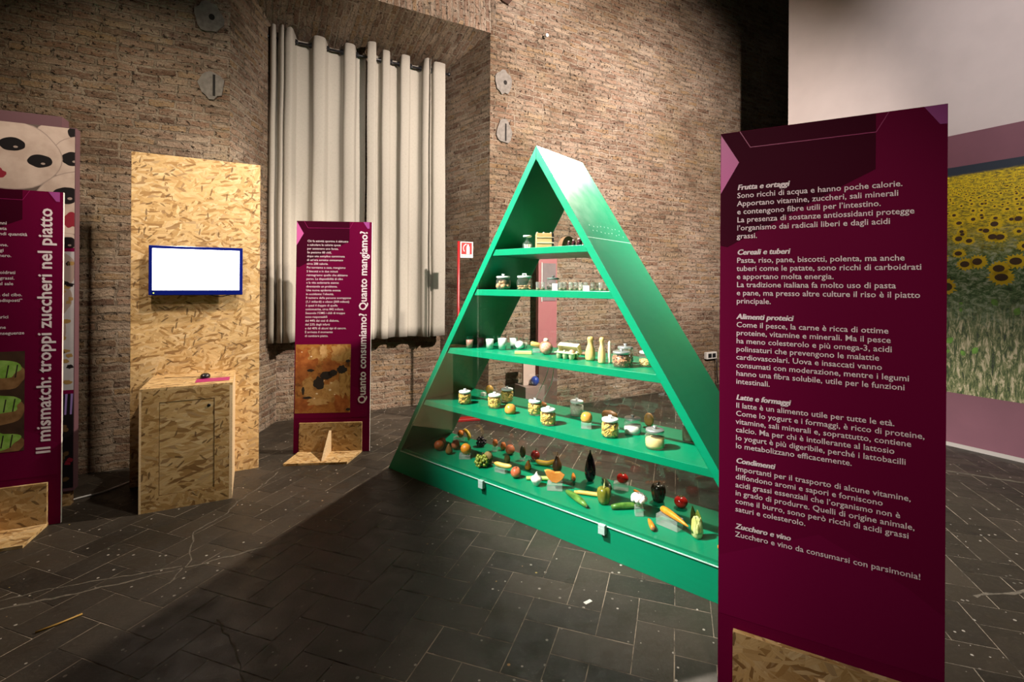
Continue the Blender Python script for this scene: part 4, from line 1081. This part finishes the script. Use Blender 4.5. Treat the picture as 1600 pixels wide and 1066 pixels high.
def beans(label, s, d, z, r, lev, mat, seed, n=130, br=.006):
    rnd = random.Random(seed); m = MB(); m.lathe([(0,.006),(r*.86,.006),(r*.86,lev*.9),(r*.4,lev),(0,lev)], 16)
    for i in range(n):
        a = rnd.uniform(0, 6.28); rr = r*.88; zz = rnd.uniform(.01, lev)
        if i % 3 == 0: rr = r*rnd.uniform(0,.85); zz = lev
        m.ell((rr*cos(a), rr*sin(a), zz), (br, br*.75, br*.7), 7, 5, 0)
    place(m, 'legume_pieces', label, 'legumes', [mat], s, d, z, 0, None, 'stuff')
jar('glass jar of red-brown beans at the front right of the third shelf', .519, .106, z3, .052, .099, STEEL)
beans('red-brown beans inside the foremost jar of the third shelf', .519, .106, z3, .052, .062, LEG, 1)
jar('taller glass jar standing right behind the bean jar', .480, .228, z3, .047, .113, STEEL)
beans('brown lentils low inside the jar behind the bean jar', .480, .228, z3, .047, .045, two('brown_lentil', (.22,.13,.06), (.34,.2,.1), .6, 80), 2, 60)
jar('glass jar of chickpeas at the right end of the third shelf', .618, .212, z3, .042, .098, WLID)
beans('golden chickpeas inside the jar at the right end of the third shelf', .618, .212, z3, .042, .036, two('chickpea', (.60,.36,.12), (.74,.50,.22), .5, 60), 3, 90, .006)

# fourth shelf
z4 = 1.4335
jar('glass jar of walnuts, leftmost on the fourth shelf', -.335, .09, z4, .048, .103, WLID)
WAL = two('walnut_shell', (.34,.18,.08), (.52,.30,.16), .6, 60, bump=.5)
m = MB(); m.ell((0,0,0), (.0165,.0165,.019), 14, 10, bump=.12, bs=40); wn = m.build('walnut', [WAL]); first = True
for k, (x, y, zz, lab) in enumerate([(-.030,-.020,.019,'walnut at the left front of the jar floor'),(.026,-.026,.018,'walnut at the right front of the jar floor'),(-.002,.006,.018,'walnut in the middle of the jar floor'),(.032,.014,.019,'walnut at the right back of the jar floor'),(-.028,.022,.018,'walnut at the left back of the jar floor'),(.014,-.010,.047,'walnut on top of the heap, right'),(-.016,-.004,.047,'walnut on top of the heap, left')]):
    o = wn if first else wn.copy()
    if not first: COL.objects.link(o)
    first = False
    o.location = pp(-.335 + x*.9, .09 + y*.9, z4 + zz + .004); o.rotation_euler = (k, k*.7, k*1.3)
    tag(o, lab + ' of the fourth shelf', 'walnut', 'walnuts in the jar')
jar('glass jar of almonds with a wire loop on its lid, right of the walnuts', -.163, .10, z4, .049, .105, WLID, True)
ALM = two('almond_skin', (.44,.19,.08), (.58,.30,.15), .55, 70, stretch=(1,6,1))
m = MB(); m.ell((0,0,0), (.008,.013,.006), 12, 8); al_ = m.build('almond', [ALM]); rnd = random.Random(9)
for k in range(22):
    o = al_ if k == 0 else al_.copy()
    if k: COL.objects.link(o)
    a = k*2.4; rr = .040*math.sqrt((k % 11 + .5)/11)
    o.location = pp(-.163 + rr*cos(a), .10 + rr*sin(a), z4 + .010 + .013*(k//11)); o.rotation_euler = (rnd.uniform(-.4,.4), rnd.uniform(-.4,.4), rnd.uniform(0,6))
    tag(o, 'brown almond in the almond jar with the wire loop lid', 'almond', 'almonds in the jar')
jar('dark-lidded jar of dark nuts behind the white card, fourth shelf', +.032, .14, z4, .040, .090, plain('dark_lid', (.10,.13,.12), .35))
beans('dark nuts inside the dark-lidded jar of the fourth shelf', +.032, .14, z4, .040, .040, plain('dark_nut', (.07,.045,.035), .6), 5, 70)
def card(label, s, d, w, h):
    m = MB(); M = RX(-.12); m.box(-w/2, w/2, 0, .0015, 0, h, 0, M); m.box(-w/2, w/2, .0, .02, 0, .0015, 0)
    place(m, 'label_card', label, 'card', [plain('card_white', (.82,.80,.76), .6)], s, d, z4, look(s, d))
card('larger blank white card in front of the dark-lidded jar', .105, .055, .033, .042)
card('smaller blank white card among the shot glasses', .312, .070, .036, .030)
t = thing('shot_glass', '', 'shot glass', pp(0, 0, z4), 0, 'shot glasses on the fourth shelf')
m = MB(); m.lathe([(0,0),(.0115,0),(.0120,.004),(.0130,.050),(.0120,.0505),(.0118,.050)], 16); m.build('glass_body', [thin_glass('shot_glass', (.94,.96,.94), .09, .0, 1.8, .10)], t)
m = MB(); m.lathe([(0,.0035),(.0108,.0035),(.0112,.014),(0,.0142)], 14); seeds0 = m
seedmats = [plain('herb', (.20,.19,.05), .8, var=.4, vs=200), plain('spice', (.42,.22,.07), .8, var=.3, vs=200), plain('pale_seed', (.50,.44,.22), .8, var=.3, vs=200)]
shots = [(-.010,.040),(.005,.070),(.086,.142),(.098,.170),(.169,.131),(.184,.163),(.247,.117),(.262,.148),(.283,.192),(.299,.222),(.354,.164),(.369,.196)]
ordn = ['first', 'second', 'third', 'fourth', 'fifth', 'sixth', 'seventh', 'eighth', 'ninth', 'tenth', 'eleventh', 'last']
for k, (s, d) in enumerate(shots):
    o = t if k == 0 else copy_tree(t)
    o.location = pp(s, d, z4); o['label'] = f'small shot glass, {ordn[k]} from the left in the row on the fourth shelf'
    sd = seeds0.build('spice_heap', [seedmats[0 if k < 6 else (2 if k < 10 else 1)]], None, pp(s, d, z4))
    tag(sd, f'ground spice at the bottom of the {ordn[k]} shot glass from the left', 'spice', None, 'stuff')

# top shelf
z5 = 1.6935
t = thing('sugar_dispenser', 'glass dispenser with flat wide top and white sugar, left on the top shelf', 'dispenser', pp(-.11, .06, z5), 0)
m = MB(); m.lathe([(0,0),(.028,0),(.030,.006),(.030,.030),(.024,.036),(.010,.048),(.007,.066),(.010,.070)], 22); m.build('glass_body', [JARG], t)
m = MB(); m.lathe([(0,.068),(.024,.070),(.028,.074),(.026,.082),(0,.084)], 22); m.build('top', [plain('frosted', (.50,.56,.54), .3)], t)
m = MB(); rnd = random.Random(4)
for k in range(14):
    a = k*2.4; r_ = .017*math.sqrt((k % 7)/7); M = T(r_*cos(a), r_*sin(a), .008 + .012*(k//7)) @ RZ(a); m.box(-.006,.006,-.006,.006,-.005,.006,0,M)
place(m, 'sugar_cubes', 'white sugar lumps inside the dispenser of the top shelf', 'sugar', [plain('sugar', (.80,.80,.76), .7)], -.11, .06, z5, 0, None, 'stuff')
t = thing('wooden_box', 'small tan wooden box with dark end, on the top shelf under the apex', 'box', pp(.010, .075, z5), look(.01,.09)+.10)
WD = two('light_wood', (.56,.34,.13), (.68,.45,.21), .5, 10, stretch=(2,2,14))
m = MB(); m.box(-.050,.044,-.03,.05,0,.088); m.build('body', [WD], t, bevel=.002)
m = MB(); m.box(.044,.056,-.03,.05,0,.088); m.build('dark_end', [BLACK], t, bevel=.002)
m = MB(); m.box(-.052,.056,-.0325,-.03,.026,.032); m.box(-.052,.056,-.0325,-.03,.060,.063); m.build('string', [plain('twine', (.72,.60,.44), .8)], t)
for x in (-.044, -.004, .040):
    m = MB(); m.ell((x, -.01, .090), (.007,.007,.006), 10, 8); m.build('stud', [plain('stud', (.7,.45,.38), .4)], t)
t = thing('cork_wedge', 'brown half-round wooden wedge leaning on the top shelf beside the box', 'wedge', pp(.165, .09, z5), look(.165,.09)+.5)
m = MB(); pts = [(.045*cos(pi*i/12)+.0, .062*sin(pi*i/12)) for i in range(13)]; m.prism(pts, -.025, .025); m.build('body', [two('dark_cork', (.13,.062,.025), (.20,.10,.045), .6, 20)], t)
m = MB(); m.prism([(.034,.010),(.046,.002),(.040,.030),(.026,.046)], -.0265, -.0245); m.build('pale_end', [plain('pale_end', (.50,.24,.12), .6)], t)
for k, (s, d, r, h, lab) in enumerate([(.214,.04,.0105,.028,'smallest dark mini bottle, leftmost of three on the top shelf'),(.246,.04,.0115,.034,'middle one of three dark mini bottles on the top shelf'),(.283,.042,.0155,.040,'largest dark mini bottle, by the right leg on the top shelf')]):
    t = thing('mini_bottle', lab, 'bottle', pp(s, d, z5), 0, 'dark mini bottles on the top shelf')
    m = MB(); m.lathe([(0,0),(r,0),(r,h*.55),(r*.8,h*.68),(r*.5,h*.74),(r*.5,h*.86),(0,h*.86)], 16); m.build('body', [plain('dark_wine', (.045,.012,.016), .12)], t)
    m = MB(); m.lathe([(0,h*.84),(r*.6,h*.84),(r*.6,h),(0,h)], 14); m.build('cap', [plain('pink_cap', (.55,.35,.33), .3)], t)

# bottom shelf: fruit and vegetables
z1 = .1905
STEM = plain('stem_brown', (.08,.045,.02), .8)
def round_fruit(name, label, cat, s, d, z, r, mat, h=None, dip=.12, stem=0., leaf=None, rz=0, squash=1.):
    h = h or 2*r*.92
    prof = []
    for k in range(13):
        a = pi*k/12; rr = r*sin(a)**.9; zz = h/2 - h/2*cos(a)
        if k >= 10: zz = h*(1 - dip*(k-9.3)/2.7*.9) if dip else zz
        prof.append((rr if 0 < k < 12 else 0, max(zz, 0)))
    m = MB(); m.lathe(prof, 24, None, 0, (lambda a, f: 1 + .025*cos(5*a)*f) if dip else None)
    if stem:
        t = thing(name, label, cat, pp(s, d, z), PRZ + rz)
        m.build('body', [mat], t); q = MB(); q.tube([(0,0,h*.88),(.002,0,h*1.0),(.006,.002,h*.95+stem)], [.003,.0025,.003], 8); q.build('stem', [STEM], t); return t
    return place(m, name, label, cat, [mat], s, d, z, PRZ + rz)
OR1 = two('orange_peel', (.62,.20,.012), (.74,.28,.02), .42, 30, bump=.15)
OR2 = two('dark_orange_peel', (.50,.095,.018), (.60,.14,.025), .45, 24, bump=.1)
ORM = two('mandarin_peel', (.58,.14,.012), (.66,.19,.02), .4, 24, bump=.12)
PEA = two('peach_skin', (.42,.07,.035), (.60,.20,.07), .6, 9, .3, .7)
APR = two('apricot_skin', (.52,.10,.02), (.62,.19,.035), .55, 12, .3, .7)
APP = two('apple_skin', (.46,.06,.035), (.60,.20,.08), .3, 10, .35, .65)
RAP = two('red_apple_skin', (.20,.012,.012), (.34,.03,.025), .25, 12)
KIW = plain('kiwi_skin', (.20,.155,.045), .9, var=.25, vs=60, bump=.4)
TOM = plain('tomato_skin', (.48,.012,.008), .18, var=.1, vs=8)
CAR = two('carrot_skin', (.66,.175,.012), (.76,.25,.02), .45, 30, stretch=(1,1,5))
ZUC = two('zucchini_skin', (.045,.13,.018), (.13,.27,.05), .3, 22)
DKG = plain('dark_green_skin', (.022,.032,.012), .3, var=.3)
round_fruit('orange', 'dark orange fruit, frontmost in the left corner of the bottom shelf', 'orange', -1.047, .168, z1, .038, OR2, .072, 0)
round_fruit('orange', 'smaller dark orange half hidden behind the one in the left corner', 'orange', -1.100, .245, z1, .032, OR2, .066, 0)
def pear(label, s, d, z, r, h, mat, rz=0, tilt=0., name='pear', cat='pear', stem=.02):
    t = thing(name, label, cat, pp(s, d, z), PRZ + rz)
    m = MB(); m.lathe([(0,0),(r*.5,.0),(r*.88,h*.1),(r,h*.28),(r*.93,h*.46),(r*.66,h*.66),(r*.44,h*.82),(r*.34,h*.93),(r*.16,h*.99),(0,h)], 22, RX(tilt))
    m.build('body', [mat], t); q = MB(); q.tube([(0,0,h*.98),(.002,0,h+stem*.5),(.004,0,h+stem)], [.003,.002,.0028], 8, 0, RX(tilt)); q.build('stem', [STEM], t)
    return t
pear('small brown-green pear before the peach, left on the bottom shelf', -.923, .160, z1, .027, .078, two('pear_skin', (.20,.085,.018), (.27,.15,.03), .5, 10), 0, .08, stem=.012)
round_fruit('peach', 'reddish peach right behind the brown-green pear', 'peach', -.962, .262, z1, .033, PEA, .068, .06)
block('flat clear block under the large orange, bottom shelf left', -.779, .183, z1, .082, .082, .026, .75)
round_fruit('orange', 'large bright orange resting on a flat clear block', 'orange', -.775, .188, z1+.027, .039, OR1, .076, 0)
block('clear block under the mandarin at the back left', -1.09, .42, z1, .085, .05, .03, .2)
round_fruit('mandarin', 'small orange mandarin on a clear block at the back left', 'mandarin', -1.075, .425, z1+.031, .026, ORM, .054, .04)
YEL = two('banana_peel', (.66,.36,.02), (.74,.46,.05), .4, 8)
def banana(label, s, d, z, pts, rad, mat, rz=0):
    t = thing('banana', label, 'banana', pp(s, d, z), PRZ + rz)
    line = catmull(pts, 4); n = len(line)
    rr = [rad*(.38 + .62*min(1, sin(pi*min(max(k/(n-1), .02), .98))*1.7)) for k in range(n)]
    m = MB(); m.tube(line, rr, 12); m.build('body', [mat], t)
    a = line[0]; dr = (line[0]-line[1]).normalized(); q = MB(); q.tube([a - dr*.004, a+dr*.012, a+dr*.018], [rad*.36,rad*.24,rad*.3], 8); q.build('tip', [plain('banana_tip', (.13,.085,.02), .7)], t)
    return t
banana('curved yellow banana standing at the back left, beside dark grapes', -1.02, .45, z1, [(-.058,.01,.078),(-.03,.005,.082),(.0,0,.072),(.018,0,.045),(.010,0,.014)], .015, YEL)
banana('fat yellow banana lying level on a clear block, front of the shelf', -.378, .150, z1+.034, [(-.068,.0,.020),(-.03,.0,.017),(.02,.0,.016),(.066,0,.022)], .0165, two('pale_peel', (.66,.40,.08), (.76,.52,.16), .4, 10), .18)
block('clear block under the level banana, bottom shelf', -.395, .148, z1, .085, .035, .033, .15)
banana('yellow banana leaning beside the dark red apple, back row', -.235, .440, z1, [(-.068,-.02,.026),(-.03,-.01,.018),(.02,.012,.020),(.072,.03,.046)], .017, two('ripe_peel', (.56,.29,.02), (.70,.43,.05), .4, 8))
def grapes(label, s, d, z, w, h, n, r, mat, seed):
    rnd = random.Random(seed); t = thing('grape_bunch', label, 'grapes', pp(s, d, z), look(s, d)); m = MB()
    got = []; tries = 0
    while len(got) < n and tries < 6000:
        tries += 1
        hh = rnd.uniform(r, h - r); f = (hh - r)/(h - 2*r); q = (w/2 - r)*(.62 + .38*sin(pi*min(f*.85+.15, 1)))
        a = rnd.uniform(0, 6.283); rr = q*rnd.choice((1, 1, 1, .5))
        c = Vector((rr*cos(a), rr*sin(a)*.85, hh))
        if all((c - g).length > r*1.5 for g in got):
            got.append(c); m.ell(tuple(c), r*rnd.uniform(.9, 1.08), 12, 8)
    for v in range(len(m.v)): m.v[v] = (m.v[v][0], m.v[v][1], max(m.v[v][2], 0))
    m.build('berries', [mat], t); q = MB(); q.tube([(0,0,h*.5),(.002,0,h),(.010,.0,h+.014)], [.003,.0025,.003], 8); q.build('stalk', [STEM], t)
grapes('bunch of dark purple grapes in the back row', -.857, .440, z1, .086, .078, 40, .0115, plain('dark_grape', (.016,.008,.016), .3, var=.3), 1)
grapes('bunch of green grapes at the front, before a brown potato', -.560, .132, z1, .104, .090, 52, .0125, plain('green_grape', (.22,.25,.035), .25, var=.25, vs=60), 2)
m = MB(); m.ell((0,0,.04), (.036,.030,.040), 18, 12, bump=.08); place(m, 'potato', 'brown potato peeking out behind the green grapes', 'potato', [plain('potato_skin', (.22,.14,.045), .8, var=.25, vs=30, bump=.2)], -.575, .215, z1+.004)
block('small clear block under the red apricot, back row', -.704, .428, z1, .034, .034, .036, .5)
round_fruit('apricot', 'small red-orange apricot on a little clear block', 'apricot', -.702, .430, z1+.037, .0205, APR, .052, .05)
round_fruit('apricot', 'small dark apricot standing on end, left of the back-row peach', 'apricot', -.672, .490, z1, .022, APR, .058, .03)
round_fruit('peach', 'larger reddish peach in the back row, above the kiwi', 'peach', -.571, .452, z1, .036, PEA, .069, .06)
m = MB(); m.ell((0,0,.028), (.0235,.022,.028), 18, 12); place(m, 'kiwi', 'brown-green kiwi standing behind the level banana', 'kiwi', [KIW], -.474, .305, z1)
round_fruit('apple', 'orange-red apple at the front right of the level banana', 'apple', -.261, .144, z1, .035, APP, .068, .12, .006)
block('small clear block under the dark avocado', -.424, .418, z1, .036, .036, .022, .5)
m = MB(); m.lathe([(0,0),(.012,.002),(.020,.016),(.0225,.035),(.019,.06),(.011,.078),(0,.083)], 18); place(m, 'avocado', 'dark avocado standing on a small clear block', 'avocado', [two('avocado_skin', (.012,.014,.008), (.09,.07,.012), .45, 7)], -.424, .420, z1+.023)
pear('small cut-looking orange and brown fig between apple and dark red apple', -.285, .305, z1, .0235, .062, two('fig_skin', (.20,.06,.012), (.60,.22,.02), .45, 9, .42, .52), 0, 0, 'fig', 'fig', .004)
round_fruit('apple', 'dark red apple with a stem in the back row', 'apple', -.355, .480, z1, .034, RAP, .068, .14, .022)
pear('dark brown pear with a thin stem, back row left of the eggplant', -.120, .418, z1, .033, .105, two('dark_pear', (.06,.022,.010), (.15,.065,.02), .45, 8), stem=.024)
def stick(name, label, cat, a, b, z, rads, mat, end=None, endname='tip', bow=0.):
    p, q = pp(a[0], a[1], 0), pp(b[0], b[1], 0); L = (q-p).length; c = (p+q)/2
    t = thing(name, label, cat, (c.x, c.y, z), math.atan2(q.y-p.y, q.x-p.x))
    n = len(rads); R_ = max(rads)
    m = MB(); m.tube([(-L/2 + L*k/(n-1), bow*sin(pi*k/(n-1)), R_ + (rads[k]-R_)*.6) for k in range(n)], rads, 14); m.build('body', [mat], t)
    if end:
        q_ = MB(); q_.tube([(L/2-.003,0,R_+(rads[-1]-R_)*.6),(L/2+.006,0,R_+(rads[-1]-R_)*.6),(L/2+.010,0,R_+(rads[-1]-R_)*.6)], [rads[-1]*.85,rads[-1]*.8,rads[-1]*.5], 10); q_.build(endname, [end], t)
    return t
stick('leek', 'pale green leek lying behind the garlic bulb', 'leek', (-.185,.160), (-.035,.265), z1, [.011,.013,.0135,.014,.015,.016], two('leek_skin', (.42,.52,.16), (.34,.50,.10), .45, 10, stretch=(1,8,8)))
t = thing('garlic_bulb', 'white garlic bulb at the front of the bottom shelf', 'garlic', pp(-.082, .132, z1), 0)
m = MB(); m.lathe([(0,.0),(.014,0),(.018,.012),(.028,.026),(.034,.042),(.030,.054),(.016,.063),(.009,.072),(.006,.080),(0,.081)], 28, None, 0, lambda a, f: 1 + .09*abs(cos(4*a))*(1 if .2 < f < .8 else .4)); m.build('bulb', [plain('garlic_skin', (.78,.74,.68), .5, var=.06)], t)
m = MB(); m.tube([(0,0,.078),(.002,0,.086),(.004,0,.089)], [.006,.005,.003], 8); m.build('neck', [plain('garlic_neck', (.62,.55,.44), .7)], t)
block('large clear block under the melon slice', .035, .170, z1, .095, .075, .040, .55)
t = thing('melon_slice', 'orange slice of melon standing on a large clear block', 'melon', pp(.035, .165, z1+.041), look(.035, .165))
mp = [(-.062,.072),(-.047,.078),(-.022,.074),(.002,.064),(.034,.066),(.062,.049),(.045,.022),(.012,.001),(-.016,.006),(-.045,.036)]
m = MB(); m.prism(mp[::-1], -.014, .014); m.build('flesh', [two('melon_flesh', (.70,.22,.035), (.76,.28,.06), .5, 20)], t, bevel=.002)
m = MB(); rim = [mp[5], mp[6], mp[7], mp[8], mp[9], mp[0]]
m.tube([(x, .011, z) for x, z in rim], .004, 8); m.build('rind', [plain('melon_rind', (.45,.35,.10), .6)], t)
stick('carrot', 'short orange carrot lying in the back row left of the eggplant', 'carrot', (.000,.432), (.062,.345), z1, [.006,.010,.0125,.0135,.012], CAR, plain('carrot_top', (.20,.10,.03), .7))
stick('zucchini', 'green zucchini lying diagonally at the front, left of the pepper', 'zucchini', (.135,.155), (.325,.068), z1, [.012,.017,.019,.020,.019,.015,.009], ZUC, plain('zucchini_end', (.04,.06,.02), .6))
stick('parsnip', 'long pale orange carrot lying behind the diagonal zucchini', 'carrot', (.165,.190), (.345,.262), z1, [.008,.012,.013,.013,.013,.012], two('pale_carrot', (.66,.34,.06), (.74,.45,.13), .45, 20)).name = 'pale_carrot'
t = thing('eggplant', 'tall black eggplant standing upright in the back row', 'eggplant', pp(.139, .420, z1), PRZ)
m = MB(); m.lathe([(0,0),(.016,0),(.029,.018),(.036,.048),(.035,.080),(.029,.115),(.021,.145),(.013,.165),(.008,.175),(0,.176)], 24); m.build('body', [plain('aubergine_skin', (.010,.006,.011), .16)], t)
m = MB(); m.lathe([(.019,.146),(.015,.162),(.009,.176),(.005,.184),(.004,.200),(0,.201)], 10, None, 0, lambda a, f: 1 + .12*cos(5*a)); m.build('calyx', [DKG], t)
def pepper(label, s, d, z, r, h, mat, stalk, sl):
    t = thing('bell_pepper', label, 'bell pepper', pp(s, d, z), look(s, d))
    m = MB(); m.lathe([(0,.006),(r*.45,.002),(r*.70,h*.04),(r*.86,h*.25),(r*.97,h*.5),(r,h*.72),(r*.88,h*.90),(r*.55,h*.985),(r*.25,h*.95),(0,h*.90)], 36, None, 0, lambda a, f: 1 - .11*abs(sin(2*a+.4))**6 * (1.2 if f > .4 else .8) - .05*(1-abs(cos(2*a+.4)))); m.build('body', [mat], t)
    q = MB(); q.tube([(0,0,h*.88),(.001,0,h*1.0),(.004,0,h+sl)], [.007,.004,.004], 10); q.build('stalk', [stalk], t)
pepper('olive green bell pepper with a pale stalk, front row', .369, .189, z1, .041, .098, two('olive_pepper', (.13,.13,.015), (.22,.20,.03), .2, 8), plain('pale_stalk', (.45,.48,.18), .6), .045)
stick('cucumber', 'very dark cucumber lying behind the olive pepper', 'cucumber', (.205,.470), (.315,.370), z1, [.010,.016,.018,.018,.016,.010], DKG)
block('wide clear block under the tomato, back row', .351, .440, z1, .092, .056, .038, .35)
def tomato(label, s, d, z, r):
    t = thing('tomato', label, 'tomato', pp(s, d, z), PRZ); prof = [(r*sin(pi*k/12) if 0 < k < 12 else 0, r*.86*(1-cos(pi*k/12)) if k < 11 else r*1.66) for k in range(13)]
    m = MB(); m.lathe(prof, 24); m.build('body', [TOM], t)
    q = MB(); 
    for i in range(5):
        a = 2*pi*i/5; q.tube([(0,0,r*1.67),(r*.25*cos(a),r*.25*sin(a),r*1.70),(r*.5*cos(a),r*.5*sin(a),r*1.60)], [.002,.0025,.0008], 6)
    q.build('calyx', [plain('tomato_leaf', (.05,.12,.02), .6)], t)
tomato('red tomato raised on a wide clear block', .360, .438, z1+.039, .036)
tomato('red tomato sitting directly on the shelf, back right', .730, .435, z1, .038)
stick('carrot', 'orange carrot lying behind the cauliflower', 'carrot', (.435,.450), (.540,.380), z1, [.008,.011,.0125,.0135,.012], CAR, plain('carrot_cut', (.25,.12,.04), .7))
stick('zucchini', 'green zucchini pointing back, left of the cauliflower', 'zucchini', (.440,.150), (.545,.265), z1, [.012,.0165,.018,.018,.017,.014], ZUC)
block('square clear block under the cauliflower', .586, .192, z1, .045, .045, .050, .6)
t = thing('cauliflower', 'white cauliflower floret on a square clear block', 'cauliflower', pp(.586, .190, z1+.051), 0)
m = MB(); rnd = random.Random(3)
for k in range(26):
    f = k/26; a = k*2.4; r_ = .033*math.sqrt(1-(f*.98)**2); m.ell((r_*cos(a), r_*sin(a), .036 + .024*f), .0145*rnd.uniform(.8,1.15), 10, 8, bump=.2, bs=60)
m.build('florets', [plain('cauliflower_white', (.80,.72,.70), .75, var=.05, vs=90)], t)
m = MB(); m.lathe([(0,0),(.014,0),(.016,.012),(.024,.032),(0,.036)], 14); m.build('stalk', [plain('cauli_stalk', (.62,.58,.42), .6)], t)
pepper('nearly black bell pepper in the back row, behind the big carrot', .599, .425, z1, .043, .105, plain('black_pepper', (.022,.018,.012), .25, var=.3), DKG, .012)
block('long clear block under the big orange carrot', .765, .180, z1, .125, .062, .055, -.15)
t = stick('carrot', 'big bright orange carrot lying on a long clear block', 'carrot', (.890,.110), (.722,.195), z1+.056, [.003,.008,.012,.015,.017,.0185,.017], two('bright_carrot', (.74,.20,.01), (.80,.26,.02), .4, 30), plain('carrot_shoot', (.40,.55,.16), .6), 'green_shoot')
stick('carrot', 'small orange carrot at the front edge, below the cauliflower block', 'carrot', (.655,.165), (.722,.072), z1, [.005,.009,.012,.014,.0145,.012], CAR, plain('carrot_butt', (.16,.08,.03), .7))
t = thing('lettuce_heart', 'pale green lettuce heart standing upright at the right end', 'lettuce', pp(.917, .158, z1), look(.917, .158))
m = MB(); m.lathe([(0,0),(.018,0),(.025,.012),(.029,.035),(.027,.06),(.024,.08),(.018,.095),(.006,.108),(0,.110)], 20, None, 0, lambda a, f: 1 + .07*cos(4*a+f*3)); m.build('heart', [two('lettuce_pale', (.44,.46,.14), (.62,.62,.34), .5, 26, stretch=(1,1,.3))], t)
for k, (a, h, lx, mt) in enumerate([(2.3, .152, -.014, (.05,.08,.012)), (1.2, .135, -.004, (.14,.19,.025)), (-2.2, .112, -.004, (.42,.46,.13)), (-.7, .105, .004, (.50,.52,.20))]):
    m = MB(); vs = []; fs = []; n = 9
    for i in range(n):
        f = i/(n-1); wd = .024*sin(pi*(.30+.66*f)) + .004
        for j in range(5):
            q = (j-2)/2; aa = a + q*wd/.026; rr = .0285 - .016*f*f + .002*abs(q)
            vs.append((rr*cos(aa) + lx*f, rr*sin(aa), .03 + (h-.03)*f + .004*sin(7*q+4*f)))
    for i in range(n-1):
        for j in range(4): fs.append((i*5+j, i*5+j+1, (i+1)*5+j+1, (i+1)*5+j))
    m.add(vs, fs, 0, None, True); o = m.build('leaf', [plain('lettuce_leaf', mt, .5, var=.3, vs=50)], t); so = o.modifiers.new('thickness', 'SOLIDIFY'); so.thickness = .0015
stick('carrot', 'orange carrot tip at the right end, half hidden by the magenta panel', 'carrot', (1.030,.118), (1.13,.14), z1, [.008,.012,.013,.014,.012], CAR)

# small litter on the tiles
m = MB(); 
M = RZ(.6); m.box(-.02,.02,-.009,.009,0,.002,0,M)
tag(m.build('paper_scrap', plain('paper', (.7,.68,.62), .7), None, (.36, 2.235, .0005)), 'tiny white paper scrap on the floor before the pyramid', 'scrap')
m = MB(); m.tube([(-.05,-.055,.004),(0,.0,.004),(.045,.06,.004)], .004, 6)
tag(m.build('straw', plain('straw_yellow', (.42,.24,.05), .6), None, (-1.93, 2.07, .0005)), 'thin yellowish straw on the tiles at lower left', 'straw')
